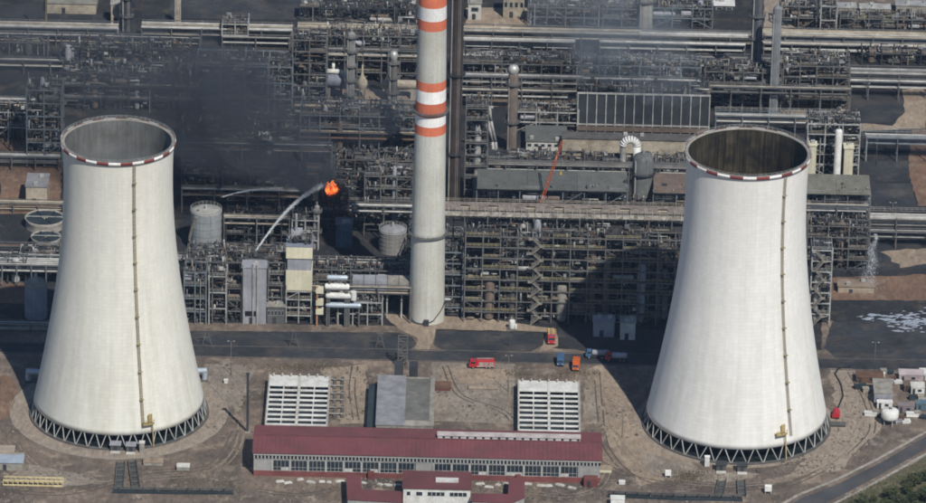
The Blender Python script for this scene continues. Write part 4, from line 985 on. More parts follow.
B(cb, 'cladding', CREAM, -.2, wd + .2, -.2, 9, 0, hz_[0]); B(cb, 'middle_band', GREYCLAD, .3, wd - .1, .3, 8.8, hz_[0], hz_[1]); B(cb, 'cladding', CREAM, -.2, wd + .2, -.2, 9, hz_[1], hz_[2]); B(cb, 'roof', LAVEN, -.3, wd + .3, -.3, 10.5, hz_[2], hz_[2] + .3)
B(cb, 'roof_house', GREYCLAD, wd * .15, wd * .6, 5, 9, hz_[2] + .3, hz_[2] + 3.5); T(cb, 'roof_vent', SILVER, (wd * .35, 6, hz_[2] + 3.5), (wd * .35, 6, hz_[2] + 10), .5, 10)
for k in range(2): clutter(cb, 0, wd, 1, 9, hz_[2] + .3, hz_[2] + 2.5, 60, 77 + k)
process_frame('low steel frame with dark open ground floor left of the chimney foot', 338, 382, 325, 302, 8, 55, 4.2, 5, STEELL, .4, 12, 2, group='front row frames')
process_frame('low frame of pipes between the cream block and the pale exchangers', 312, 337, 324, 308, 8, 56, 4.2, 5, STEEL, .5, 12, 1, group='front row frames')
ex = thing('heat_exchanger_stack', 'stack of four pale blue-white horizontal exchangers left of the chimney', 'heat exchanger', W(322, 328))
s_ = M1(340, 328)
for i, (xa, xb, yy, r_) in enumerate(((326, 347, 279, 2.6), (324, 349, 288, 3.2), (325, 351, 297, 3.2), (325, 361, 306.5, 2.8))):
    z_ = HT(340, 328, yy); vessel(ex, 'exchanger', PALEBLUE if i in (0, 3) else WHITE, ((xa - 322) * s_, 1.5, z_), ((xb - 322) * s_, 1.5, z_), r_ * s_)
    B(ex, 'cradle', STEEL, (xa - 320) * s_, (xa - 318.5) * s_, 1.0, 2.0, 0, z_ - r_ * s_ * .9); B(ex, 'cradle', STEEL, (xb - 325) * s_, (xb - 323.5) * s_, 1.0, 2.0, 0, z_ - r_ * s_ * .9)
T(ex, 'white_stub', WHITE, ((353 - 322) * s_, 1, HT(340, 328, 300)), ((353 - 322) * s_, 1, HT(340, 328, 292)), 1.1, 12)
for i, yy in enumerate((292, 304, 313)): z_ = HT(318, 328, yy); B(ex, 'cream_box', CREAM, (315.5 - 322) * s_, (323 - 322) * s_, .5, 3, z_ - .9, z_ + .9)
B(ex, 'orange_post', mat('faded_orange', (.4, .22, .12), .8), (316 - 322) * s_, (317.5 - 322) * s_, 1, 1.5, 0, HT(318, 328, 288))
# grey flue duct into the chimney
p = W(352, 316); s_ = M1(380, 316); fd = thing('flue_duct', 'big grey horizontal flue duct running into the chimney', 'duct', (p.x, p.y, 0))
za, zb = HT(380, 316, 293), HT(380, 316, 279)
for i in range(5): xa = (58 * s_) * i / 5; B(fd, 'duct_section', GREYCLAD if i < 3 else CONC, xa + .03, xa + 58 * s_ / 5 - .03, -1, 4, za, zb); B(fd, 'stiffener', STEEL, xa - .12, xa + .12, -1.15, 4.15, za - .15, zb + .15)
for i in range(4): x = 58 * s_ * (i + .4) / 4; [B(fd, 'leg', STEELL, x - .25, x + .25, y - .25, y + .25, 0, za) for y in (-.6, 3.6)]
process_frame('narrow blue-grey frame squeezed between chimney and the huge frame', 442, 462, 318, 252, 8, 57, 4.6, 5, STEELB, .5, 10, 2, group='front row frames')
process_frame('low tangle frame just left of the tall grey panel house', 227, 241, 322, 288, 8, 58, 4.2, 5, STEEL, .5, 14, 2, group='front row frames')
process_frame('low dark frame behind the chimney foot', 412, 462, 270, 236, 8, 59, 4.6, 6, STEELD, .5, 9, 3)
# second row
process_frame('dense dark process frame behind the front row, left of the cream block', 186, 284, 306, 262, 16, 61, 4.6, 6.5, STEEL, .5, 9, 8)
process_frame('dense dark process frame behind the exchangers, left of the chimney', 312, 408, 300, 270, 9, 62, 4.6, 6.5, STEEL, .5, 9, 9)
rack('pipe rack running behind the front row between left tower and cream block', 178, 290, 259, 12, 7, 7, 63, MX)
rack('pipe rack running behind the front row between cream block and chimney', 300, 414, 262, 11, 7, 7, 64, MX)
rack('narrow pipe rack crossing behind the cream block at fire-jet level', 226, 296, 251, 17, 4, 4, 65, LT)
# third row
t, h, r = tank('large grey cylindrical tank with ochre stair beside the left cooling tower', 206, 246, 210, 31, mat('tank_grey', (.27, .29, .3), .6, 0, var=.12, streak=.25), mat('tank_roof', (.3, .3, .28), .8))
tank('smaller grey-brown cone-roofed tank left of the chimney', 392.5, 250, 229.5, 27.5, mat('tank_greybrown', (.25, .24, .23), .6, 0, var=.12, streak=.3), mat('tank_roof_grey', (.28, .285, .3), .8), .14, stairs=False)
block('blue-grey windowless tank house under the fire', 336, 352, 248, 225, 6, mat('slate_blue', (.09, .14, .19), .7, streak=.2), mat('slate_blue2', (.11, .15, .19), .7), 'tank_house', doors=0)
process_frame('burnt dark process frame carrying the flames', 318, 364, 232, 190, 14, 71, 4.6, 6, STEELD, .6, 9, 4, wts=(3, 1, 9, 1, 4, 1, 0, 4))
process_frame('steel frame with bare uprights between the fire and the chimney', 364, 412, 236, 176, 12, 72, 5, 6, STEEL, .4, 8, 3)
rack('pale pipe run above the slate-blue tank house', 352, 416, 206, 14, 4, 4, 73, LT)
process_frame('dark process frame right of the large grey tank', 226, 300, 246, 222, 14, 74, 4.5, 7, STEELD, .5, 6, 4, wts=(3, 1, 9, 1, 4, 1, 0, 4))
rack('beige pipe run above the dark frame right of the large tank', 224, 290, 218, 11, 4, 4, 75, (BEIGE, SILVER, BEIGE))
process_frame('light platform frame with a ringed vessel left of the fire', 292, 318, 250, 220, 8, 76, 4.5, 5, STEELL, .6, 9, 2)
process_column('slim column with round head platform just left of the flames', 316.5, 248, 205, 5, SILVER, 2)
# left of the left tower
rack('low pipe rack with many thin pipes at the left edge beside the left tower', -12, 62, 262, 8, 9, 10, 81, (SILVER, STEELL, STEEL, RUST), False, STEELB, 5)
rack('narrow pipe rack at the left edge above the fan-topped cooler', -12, 62, 246, 7, 4, 4, 82, DK)
tank('lavender-grey dome-topped tank behind the left flank of the left tower', 36, 316, 284, 22.5, LAVEN, CONC, .35, stairs=False)
rack('pale pipe pair along the ground at the left edge behind the left tower', -12, 52, 323, 3, 3, 3, 83, LT, step=8)
block('beige flat-roofed substation at the left edge behind the left tower', 26, 47, 205, 187, 12, mat('beige_render', (.38, .33, .26), .85, streak=.1), mat('grey_felt', (.2, .2, .21), .9), 'substation')
def fan_cell(label, px, py, dia, hpx):
    p = W(px, py); r = dia / 2 * M1(px, py); t = thing('fan_stack', label, 'cooling fan', (p.x, p.y, 0), 0, 'round cooling fans')
    h = HT(px, py, py - hpx)
    q = MB(); q.lathe([(r * .96, 0), (r * .9, h * .6), (r, h), (r * .95, h), (r * .9, h * .8)], 36); q.build('cone', CONC, t)
    q = MB(); q.lathe([(0, h * .86), (r * .92, h * .86)], 36); q.build('drift_floor', TEAL, t)
    for k in range(6): a = PI / 3 * k; BAR(t, 'blade', TEAL, (0, 0, h * .93), (r * .82 * math.cos(a), r * .82 * math.sin(a), h * .94), .7)
    T(t, 'hub', CREAM, (0, 0, h * .84), (0, 0, h * 1.02), r * .14, 12); BAR(t, 'fan_bridge', STEELL, (-r * .95, 0, h + .1), (r * .95, 0, h + .1), .4)
fan_cell('larger round cooling fan with dark mouth at the left tower edge', 45, 226, 41, 9)
fan_cell('smaller round cooling fan with dark mouth in front of the larger one', 46, 244, 31, 8)
process_frame('low frame of pipes under the round cooling fans at the left', 20, 66, 274, 254, 8, 84, 5, 6, STEELL, .4, 8, 3)
process_frame('dark pump frame at the left edge below the orange-brown yard', -10, 26, 284, 262, 7, 85, 5, 6, STEELD, .5, 8, 3)
rack('pale concrete pipe trestle across the orange-brown yard at the left', -12, 64, 203, 3.5, 4, 4, 86, (BEIGE, CONC, BEIGE), step=8)
rack('dark pipe rack along the top of the orange-brown yard at the left', -12, 60, 156, 5, 5, 6, 87, MX, step=8)
process_frame('pale steel rail frame at the left edge above the orange-brown yard', -10, 27, 142, 112, 10, 88, 5, 7, STEELL, .3, 5, 3)
process_frame('blue-grey tall process frame just left of the left tower mouth', 27, 62, 168, 90, 12, 89, 5, 6, STEELB, .45, 8, 4, roof=None)
process_column('pale slim column inside the blue-grey frame left of the tower mouth', 45, 150, 97, 7, SILVER, 1)
process_column('ochre-brown column left of the left tower mouth', 61, 150, 95, 7, BROWNV, 2)
vt, _, _ = block('small white gas bottle house left of the tower mouth', 30, 36, 150, 126, 3, WHITE, WHITE, 'bottle_house', doors=0)
# upper left, under the smoke
rack('wide pale pipe rack across the top left corner', -30, 118, 25.5, 6, 9, 9, 91, LT)
rack('wide beige pipe rack left of the chimney near the top', 142, 292, 27, 6, 9, 9, 92, (BEIGE, BEIGE, SILVER))
rack('beige pipe rack left of the chimney at the top, chimney end', 298, 420, 28, 6, 8, 8, 93, (BEIGE, SILVER, BEIGE))
rack('thin pale pipe rack below the wide rack at the top left', -30, 200, 36, 4, 3.5, 4, 94, LT)
rack('thin pale pipe rack below the beige rack left of the chimney', 222, 290, 38, 4, 3.5, 4, 95, LT)
rack('white pipe run at the upper left above the left tower', -30, 78, 60, 5, 4, 5, 96, LT)
rack('short pale pipe run in the smoke above the left tower', 196, 268, 66, 6, 4, 5, 97, LT)
process_frame('smoke-darkened frame in the upper left corner below the wide rack', -10, 48, 56, 42, 6, 98, 5, 8, STEEL, .3, 7, 2)
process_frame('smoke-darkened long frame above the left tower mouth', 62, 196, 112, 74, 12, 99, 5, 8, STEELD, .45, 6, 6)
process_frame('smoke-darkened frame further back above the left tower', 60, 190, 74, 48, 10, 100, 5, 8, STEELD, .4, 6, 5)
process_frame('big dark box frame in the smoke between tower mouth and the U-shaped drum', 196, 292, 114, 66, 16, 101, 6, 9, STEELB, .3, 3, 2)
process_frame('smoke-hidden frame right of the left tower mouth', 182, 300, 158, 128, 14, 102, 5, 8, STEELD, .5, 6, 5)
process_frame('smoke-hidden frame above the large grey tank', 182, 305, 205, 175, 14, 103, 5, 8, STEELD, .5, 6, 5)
rack('grey pipe rack in the smoke right of the left tower mouth', 182, 300, 120, 8, 6, 6, 104, (STEELL, SILVER, STEEL))
rack('dark pipe rack in the smoke above the large grey tank', 182, 320, 166, 8, 5, 6, 105, DK)
block('sandy gravel-roofed warehouse at the top edge, left', 47, 96, 14, 4, 18, BEIGE, mat('gravel_roof', (.24, .225, .19), .95), 'warehouse')
block('pale kiosk at the top edge, left of the dark asphalt', 111, 119, 24, 5, 5, BEIGE, CONC, 'kiosk')
process_column('dark column at the top edge right of the pale kiosk', 127, 30, -8, 9, STEELD, 2)
process_column('pale square-looking column at the top edge in front of the dark asphalt', 178, 25, -4, 6, BEIGE, 0)
process_frame('white-railed valve platform on the beige rack left of the chimney', 222, 248, 46, 24, 8, 106, 5, 6, STEELL, .7, 12, 2)
# left of the chimney, upper
process_frame('cluttered steel frame with pale pipes at the U-shaped drum', 292, 326, 108, 40, 12, 111, 5, 6, STEEL, .4, 9, 3)
process_frame('wide open steel frame left of the chimney, upper', 326, 418, 84, 36, 14, 112, 4.6, 7, STEEL, .4, 6, 4)
process_column('grey ribbed column left of the chimney, upper', 350.5, 106, 32, 8, mat('ribbed_grey', (.2, .2, .19), .7), 5)
process_column('grey column with a white hoop on top left of the chimney', 393, 104, 58, 8, CONCD, 3, SILVER)
p = W(335, 100); du = thing('u_drum', 'lavender-grey fat horizontal drum with a white U-shaped pipe over it', 'vessel', (p.x, p.y, 0)); s_ = M1(335, 100)
vessel(du, 'drum', LAVEN, (-9 * s_, 0, HT(335, 100, 80)), (9 * s_, 0, HT(335, 100, 80)), 7.5 * s_)
q = MB(); zt = HT(335, 100, 71); q.path([(-10 * s_, -.5, zt), (5 * s_, -.5, zt), (8.5 * s_, -.5, zt - .8), (10 * s_, -.5, zt - 2.2), (10 * s_, -.5, zt - 7)], 1.0, 8); q.tube((-2 * s_, 0, zt), (-2 * s_, 0, zt + 3), .6, None, 8); q.build('u_pipe', WHITE, du)
for x in (-6, 6): B(du, 'saddle', CONC, x * s_ - .5, x * s_ + .5, -1.5, 1.5, 0, HT(335, 100, 86))
p = W(362, 98); sv = thing('onion_vessel', 'cream onion-shaped vessel with spire right of the lavender drum', 'vessel', (p.x, p.y, 0)); q = MB(); r_ = 5.5 * s_; z_ = HT(362, 98, 82)
q.lathe([(r_ * .7, z_ - r_ * 1.3), (r_, z_ - r_ * .4), (r_ * .95, z_ + r_ * .2), (r_ * .5, z_ + r_), (.35, z_ + r_ * 1.7), (.25, z_ + r_ * 3.4), (0, z_ + r_ * 3.5)], 20); q.build('bulb', BEIGE, sv)
for k in range(4): a = PI / 4 + PI / 2 * k; B(sv, 'leg', STEEL, r_ * .6 * math.cos(a) - .2, r_ * .6 * math.cos(a) + .2, r_ * .6 * math.sin(a) - .2, r_ * .6 * math.sin(a) + .2, 0, z_ - r_ * .9)
p = W(384, 98); hd_ = thing('horizontal_drum', 'cream horizontal drum on piers just left of the chimney', 'vessel', (p.x, p.y, 0)); z_ = HT(384, 98, 84); vessel(hd_, 'drum', BEIGE, (-3 * s_, 0, z_), (33 * s_, 0, z_), 4.6 * s_)
for x in (2, 28): B(hd_, 'pier', CONC, x * s_ - .6, x * s_ + .6, -1.2, 1.2, 0, z_ - 3.6 * s_)
rack('beige pipe rack with white edge below the cream drums, left of the chimney', 295, 420, 107, 5, 5, 6, 113, (BEIGE, SILVER, BEIGE))
process_frame('dark open frame below the beige rack, left of the chimney', 300, 418, 162, 116, 16, 114, 5, 7.5, STEELB, .4, 6, 6)
process_frame('frame of pale tanks and pipes behind the fire', 334, 416, 196, 160, 10, 115, 4.6, 7, STEEL, .5, 9, 5)
process_column('mottled grey column behind the fire, right of it', 379, 190, 164, 10, CONCD, 1)
# right of the chimney
process_column('dark rusty stack standing right behind the chimney, taller than the picture', 453, 215, -30, 13, mat('sooty_brown', (.045, .033, .03), .85, 0, streak=.3), 3, None, STEELD, group='dark stacks', name='dark_stack')
process_column('brown column with bright silver top right of the chimney', 511.5, 152, 72, 10, BROWNV, 2, SILVER)
process_frame('tall ladder-like steel frame between dark stack and slanting legs', 464, 486, 212, 108, 12, 121, 4.6, 5.5, STEEL, .5, 7, 3)
process_frame('steel frame with cream pumps right of the chimney, upper', 462, 580, 100, 64, 14, 122, 4.6, 7.5, STEEL, .45, 7, 6)
process_frame('low frame with white rails right of the brown column', 515, 578, 132, 112, 9, 123, 4.6, 7, STEELL, .5, 9, 3)
block('grey-green roofed pump house with pale eave beside the orange crane boom', 526, 566, 152, 142, 15, CONCW, GREYG, 'pump_house', 6)
process_frame('dark low frame in front of the grey-green roofed pump house', 488, 570, 178, 160, 9, 124, 4.6, 7, STEEL, .4, 8, 4)
p = W(494, 160); sl = thing('slanting_trestle', 'pair of pale slanting trestle legs right of the dark stack', 'trestle', (p.x, p.y, 0)); h_ = HT(494, 160, 108); s_ = M1(494, 160)
for dx in (0, 3.2):
    q = MB(); q.path([((dx - 9) * s_, 0, h_), ((dx - 7) * s_, 0, h_ * .75), ((dx - 2) * s_, 0, h_ * .35), (dx * s_, 0, 0)], .55, 6); q.build('leg', STEELL, sl)
for k in range(5): z_ = h_ * (k + .5) / 5; B(sl, 'rung', STEELL, (-9 + 7 * (1 - z_ / h_)) * s_, (-4 + 7 * (1 - z_ / h_)) * s_, -.1, .1, z_ - .1, z_ + .1)
B(sl, 'head_beam', STEELL, -11 * s_, -2 * s_, -.4, .4, h_, h_ + .6)
rack('beige pipe rack right of the chimney at the top', 464, 640, 31, 6, 8, 8, 131, (BEIGE, SILVER, BEIGE))
rack('pale silver pipe rack right of the chimney below the beige one', 464, 575, 41, 4, 5, 5, 132, LT)
rack('brownish wide pipe rack right of the chimney', 456, 700, 58, 7, 8, 8, 133, MX)
rack('grey pipe rack in pale smoke at the top right of centre', 640, 760, 35, 6, 8, 8, 134, LT)
rack('thin grey pipe rack in pale smoke right of centre', 600, 745, 44, 4, 4, 5, 135, (SILVER, STEELL))
block('small white cabin at the top edge right of the chimney', 468, 481, 20, 4, 5, CONCW, CONC, 'cabin', 1)
block('cream office with windows at the top edge right of the chimney', 503, 524, 18, -2, 8, BEIGE, CONCD, 'office', 4)
block('dim grey shed in pale smoke at the top, centre right', 530, 640, 12, -8, 12, CONCD, CONCD, 'shed', 0)
process_column('pale fat column in the smoke at the top, centre right', 645, 28, -10, 14, CONC, 1)
block('bright white-roofed kiosk at the top edge left of the dark columns', 714, 734, 14, 6, 7, STEELD, WHITE, 'kiosk', 2)
# louvre bank
xm = 642.5; p = W(577, 133); s_ = M1(xm, 133); lb = thing('louvre_bank', 'row of tall dark louvre bays with white posts, right of centre', 'louvre wall', (p.x, p.y, 0)); h0 = HT(577, 133, 124); h1 = HT(577, 133, 93); wd = 131 * s_
n_ = 14
for i in range(n_ + 1): B(lb, 'post', STEELL, wd * i / n_ - .2, wd * i / n_ + .2, -.3, .3, 0, h1)
for i in range(n_): B(lb, 'louvre_panel', STEELD, wd * i / n_ + .3, wd * (i + 1) / n_ - .3, .1, .5, h0, h1 - .3)
for z_ in (h0, h1): B(lb, 'rail', STEELL, -.28, wd + .28, -.34, .36, z_ - .25, z_ + .25)
B(lb, 'deck', GRATING, 0, wd, .6, 14, h0 - .4, h0); B(lb, 'rear_wall', STEELD, 0, wd, 13.4, 14, h0, h1); B(lb, 'base_beam', BROWNV, 0, wd, -.6, -.36, h0 - 2.4, h0 - .6)
for i in range(n_ // 2 + 1): B(lb, 'rear_post', STEEL, wd * i / (n_ // 2) - .3, wd * i / (n_ // 2) + .3, 13, 13.4, 0, h1 + .5)
clutter(lb, 0, wd, 1, 13, h0, h1 + 1, 500, 9)
process_frame('grey haze-veiled frame above the louvre bays', 578, 700, 90, 66, 12, 141, 4.6, 8, STEELB, .4, 6, 5)
block('long cream wall under the louvre bays', 562, 690, 157, 140, 6, BEIGE, CONCD, 'long_wall_building', 0, doors=2)
process_frame('frame of pipes in front of the long cream wall', 566, 694, 178, 162, 8, 142, 4.6, 7, STEEL, .4, 8, 4)
p = W(629, 176); aw = thing('arched_duct', 'white arched duct beside the fat grey column', 'duct', (p.x, p.y, 0)); s_ = M1(629, 176); z_ = HT(629, 176, 146); r_ = 7 * s_
q = MB(); pts = [(-r_, 0, z_)] + [(-r_ * math.cos(PI * i / 10), 0, z_ + r_ * math.sin(PI * i / 10)) for i in range(1, 10)] + [(r_, 0, z_), (r_, 0, z_ - 8)]; q.path(pts, 1.5, 10); q.build('arch', WHITE, aw)
T(aw, 'left_leg', SILVER, (-r_, 0, 0), (-r_, 0, z_ + .1), 1.2, 12); T(aw, 'right_leg', WHITE, (r_, 0, 0), (r_, 0, z_ - 7.9), 1.9, 12)
process_column('fat dark grey column with domed head left of the right cooling tower', 641, 222, 153, 21, mat('fat_grey', (.12, .125, .125), .7, 0, streak=.3), 1, None, STEELD)
process_frame('dark service frame wrapped round the fat grey column', 622, 654, 233, 204, 8, 143, 5, 6, STEELD, .5, 7, 2)
# right side
process_column('dark tall column at the top right, left of the grey one', 754, 100, -14, 11, mat('column_slate', (.06, .065, .075), .7), 5, None, STEEL)
process_column('grey tall bare column at the top right', 773, 114, 6, 9, mat('column_grey', (.2, .215, .23), .6, .1, streak=.2), 0)
process_frame('cluttered frame at the foot of the tall columns, right', 704, 780, 112, 72, 12, 151, 4.6, 7, STEEL, .4, 8, 5)
process_frame('cluttered frame right of the tall grey column', 782, 848, 110, 66, 14, 152, 4.6, 7, STEEL, .45, 10, 8)
rack('brown pipe rack right of the tall grey column', 700, 838, 60, 7, 8, 8, 153, MX)
rack('beige pipe rack across the top right corner', 756, 960, 35, 6, 9, 9, 154, (BEIGE, SILVER, BEIGE))
rack('pale pipe rack below the beige one at the top right', 764, 960, 46, 4, 4, 5, 155, LT)
rack('grey double pipe rack right of the cluttered frame', 838, 960, 72, 7, 9, 9, 156, (STEELL, STEEL, SILVER))
rack('grey pipe rack in front of the grey double rack, upper right', 838, 960, 82, 7, 4, 5, 157, (SILVER, STEELL))
rack('bluish pipe bridge with white railing above the right tower mouth', 716, 848, 116, 8, 6, 6, 158, (STEELB, SILVER, STEELL), True, STEELB)
rack('bluish pipe bridge with white railing running to the right edge, upper', 866, 960, 137, 9, 7, 7, 159, (STEELB, SILVER, PALEBLUE), True, STEELB)
p = W(849, 126, 8); br = thing('link_stair', 'slanting pale link stair joining the two bluish pipe bridges', 'stair', (p.x, p.y, 8)); e = W(867, 139, 9) - p; e.z = 1
for s in (-.7, .7): BAR(br, 'stringer', STEELL, (0, s, 0), (e.x, e.y + s, e.z), .3); BAR(br, 'rail', STEELL, (0, s, 1.2), (e.x, e.y + s, e.z + 1.2), .14)
for k in range(8): q_ = e * ((k + .5) / 8); B(br, 'tread', GRATING, q_.x - .4, q_.x + .4, q_.y - .65, q_.y + .65, q_.z, q_.z + .1)
for z_ in (0, 1): B(br, 'post', STEELL, e.x * z_ - .2, e.x * z_ + .2, e.y * z_ - .2, e.y * z_ + .2, -8, .2)
process_frame('pale cluttered frame right of the right tower mouth', 806, 858, 174, 124, 12, 161, 4.2, 6, STEELL, .5, 9, 4)
process_column('bright white upright vessel right of the right tower mouth', 836.5, 180, 129, 7, WHITE, 0, None, STEEL, False, clm=0)
block('cream switch house right of the white upright vessel', 843, 852, 181, 149, 5, CREAM, CREAM, 'switch_house')
block('pale cream shaft directly beside the right tower mouth', 808, 815, 181, 146, 4, CREAM, CREAM, 'lift_shaft', doors=0)
process_frame('dark stacked frame with vertical vessels right of the right cooling tower', 806, 868, 270, 226, 12, 162, 4.6, 7, STEEL, .5, 8, 4)
process_frame('tall lattice stair frame hugging the right side of the right cooling tower', 809, 829, 324, 250, 10, 163, 4.4, 5, STEELL, .7, 9, 3, ((812, 6),))
rack('pipe bridge with white railing at the right edge, middle', 864, 960, 217, 10, 8, 7, 164, (CONC, SILVER, BEIGE), True, STEEL)
rack('long dark pipe rack at the right edge under the railed bridge', 864, 960, 232, 6, 4, 5, 165, DK)
for i, (px, lab) in enumerate(((846, 'white-footed upright vessel in the dark frame right of the right tower, left one'), (860, 'white-footed upright vessel in the dark frame right of the right tower, right one'))):
    p = W(px, 262); t = thing('upright_vessel', lab, 'vessel', (p.x, p.y, 0)); vessel(t, 'shell', SILVER, (0, 0, 2.5), (0, 0, 11), 1.1); vessel(t, 'bottom_bulb', WHITE, (0, 0, .8), (0, 0, 4), 1.5); [B(t, 'leg', STEEL, x - .15, x + .15, -.15, .15, 0, 3) for x in (-1.3, 1.3)]
block('tan low wall building on the dark yard right of the right tower', 838, 874, 293, 287, 6, mat('tan_wall', (.3, .25, .19), .9), mat('tan_roof2', (.22, .17, .13), .9), 'low_store', doors=1)
# further long pipe runs that tie the units together
for i, (x0, x1, y, z, w_, n_, ms, lab) in enumerate(((62, 196, 86, 9, 4, 5, DK, 'long grey pipe run through the smoke above the left tower mouth'), (182, 332, 144, 9, 4, 5, DK, 'long dim pipe run through the smoke right of the left tower mouth'), (300, 420, 133, 12, 4, 5, MX, 'long pipe run crossing the dark frame left of the chimney'), (462, 582, 77, 13, 4, 5, LT, 'long pale pipe run on the upper frame right of the chimney'), (462, 582, 91, 8, 4, 5, MX, 'long pipe run at the front of the upper frame right of the chimney'),
    (582, 702, 80, 9, 4, 5, LT, 'long pale pipe run in the smoke above the louvre bays'), (182, 312, 190, 9, 4, 5, DK, 'long dim pipe run behind the large grey tank'), (-12, 62, 100, 9, 4, 5, LT, 'pale pipe run at the left edge level with the tower mouth'), (702, 850, 88, 12, 4, 5, MX, 'long pipe run across the cluttered frames right of the louvre bays'), (326, 420, 50, 14, 4, 5, LT, 'pale pipe run high on the open frame left of the chimney'), (476, 690, 166, 9, 4, 5, MX, 'long pipe run behind the shed-roofed bank'), (186, 410, 286, 13, 3, 4, MX, 'pipe run tying the front row together left of the chimney'), (806, 868, 205, 22, 4, 4, MX, 'high pipe run under the brown shed roof right of the right tower'))):
    rack(lab, x0, x1, y, z, w_, n_, 300 + i, ms)
process_frame('hazy low frame at the top edge right of the cream office', 528, 640, 27, 8, 9, 181, 5, 7, STEEL, .4, 9, 5)
process_frame('hazy frame at the top edge right of the pale fat column', 652, 712, 28, 8, 9, 182, 5, 7, STEELB, .4, 9, 4)
process_frame('frame at the top edge between the dark columns and the right corner stores', 780, 816, 29, 6, 8, 183, 5, 6, STEEL, .4, 9, 3)
process_frame('long low frame of pipes in the top right corner', 840, 940, 30, 19, 7, 184, 4.2, 6, STEEL, .4, 10, 5)
process_frame('dark low frame of pipes under the racks at the upper right', 862, 940, 66, 54, 7, 185, 4.2, 7, STEELD, .4, 9, 4)
process_frame('dark low frame of pipes on the yard left of the chimney top bands', 300, 416, 22, 8, 8, 186, 4.6, 8, STEELD, .4, 7, 4)
# top right corner stores
for i, (x0, x1, yb, yt, m_, lab) in enumerate(((838, 856, 14, 8, SILVER, 'silver-roofed exchanger shed at the top right, left one'), (860, 890, 16, 9, STEELL, 'grey pipe store at the top right, middle one'), (896, 930, 13, 6, SILVER, 'silver-roofed pipe store at the top right corner'), (864, 894, 28, 20, mat('olive_roof', (.2, .2, .1), .9), 'olive-roofed store at the top right, in front of the pipe stores'))):
    block(lab, x0, x1, yb, yt, 5, CONC, m_, 'pipe_store')
process_frame('small valve frame at the top right beside the beige rack', 820, 836, 34, 6, 8, 171, 5, 5, STEELL, .5, 10, 2)
# two pale cabinets and container houses at the big frame's foot
block('grey container house in the tower shadow at the big frame foot, left', 593, 614, 337, 322, 5, GREYCLAD, GREYCLAD, 'container_house')
block('paler grey container house in the tower shadow at the big frame foot, right', 620, 635, 340, 323, 5, CONCW, SILVER, 'container_house')
p = W(512, 329); t = thing('white_pump_skid', 'small white pump skid at the foot of the big frame near the fire engine', 'pump', (p.x, p.y, 0)); vessel(t, 'tank', WHITE, (0, 0, .3), (0, 0, 3.6), 1.1); B(t, 'skid', STEEL, -1.8, 1.8, -1.2, 1.2, 0, .3); vessel(t, 'side_bottle', WHITE, (1.3, -.6, .3), (1.3, -.6, 2.2), .5)
# ------------------------------------------------------------------ orange crane
p = W(531, 238); cr_ = thing('mobile_crane', 'orange lattice-boom crane leaning right behind the pinkish pipe bridge', 'crane', (p.x, p.y, 0)); s_ = M1(531, 238)
tip = Vector((28 * s_, 0, HT(531, 238, 141))); base = Vector((0, 0, 2.6)); d = (tip - base).normalized(); sx = Vector((d.z, 0, -d.x)); sy = Vector((0, 1, 0))
CRO = mat('crane_orange_red', (.5, .11, .04), .5, 0, var=.15)
for a in (-.55, .55):
    for c in (-.55, .55): BAR(cr_, 'boom_chord', CRO, base + sx * a + sy * c, tip + sx * a * .5 + sy * c * .5, .2)
n_ = 24; lc = MB()
for i in range(n_):
    q0 = base.lerp(tip, i / n_); q1 = base.lerp(tip, (i + 1) / n_); f0 = .55 * (1 - .5 * i / n_); sg = 1 if i % 2 else -1
    for c in (-1, 1): lc.bar(q0 + sx * f0 * sg + sy * f0 * c, q1 - sx * f0 * sg + sy * f0 * c, .1); lc.bar(q0 + sx * f0 * c + sy * f0 * sg, q1 + sx * f0 * c - sy * f0 * sg, .1)
lc.build('boom_lacing', CRO, cr_)
B(cr_, 'crawler', RUBBER, -3, 3, -2.6, -1.6, 0, 1.1); B(cr_, 'crawler', RUBBER, -3, 3, 1.6, 2.6, 0, 1.1); B(cr_, 'upper_body', CRO, -3.6, 1.2, -1.5, 1.5, 1.2, 3.4); B(cr_, 'driver_cab', GLASS, .2, 1.8, -1.5, -.4, 1.3, 3.2)
BAR(cr_, 'hoist_rope', STEELD, tip, tip + Vector((0, 0, -12)), .1); B(cr_, 'hook_block', YELLOW, tip.x - .3, tip.x + .3, -.3, .3, tip.z - 13, tip.z - 12)

# ------------------------------------------------------------------ fire on the burnt frame
def flame_mat(name, c0, c1, s):
    m = bpy.data.materials.new(name); m.use_nodes = True; nt = m.node_tree; n = nt.nodes; l = nt.links; n.clear()
    out = n.new('ShaderNodeOutputMaterial'); em = n.new('ShaderNodeEmission'); ns = n.new('ShaderNodeTexNoise'); g = n.new('ShaderNodeNewGeometry')
    ns.inputs['Scale'].default_value = .9; ns.inputs['Detail'].default_value = 5; l.new(g.outputs['Position'], ns.inputs['Vector'])
    rp = n.new('ShaderNodeValToRGB'); rp.color_ramp.elements[0].position = .36; rp.color_ramp.elements[0].color = (*c0, 1); rp.color_ramp.elements[1].position = .62; rp.color_ramp.elements[1].color = (*c1, 1)
    l.new(ns.outputs['Fac'], rp.inputs[0]); l.new(rp.outputs[0], em.inputs[0]); em.inputs[1].default_value = s; l.new(em.outputs[0], out.inputs[0]); return m
FL1 = flame_mat('flame', (.45, .02, .005), (1.0, .18, .03), 1.3); FL2 = flame_mat('flame_core', (1.0, .12, .02), (1.0, .36, .1), 1.3)
fy = 231.0; zf_ = HT(331, fy, 191); p = W(330.5, fy)
fire = thing('fire', 'bright orange-red flames burning on the dark frame left of the chimney', 'fire', (p.x, p.y, zf_))
rr = random.Random(3)
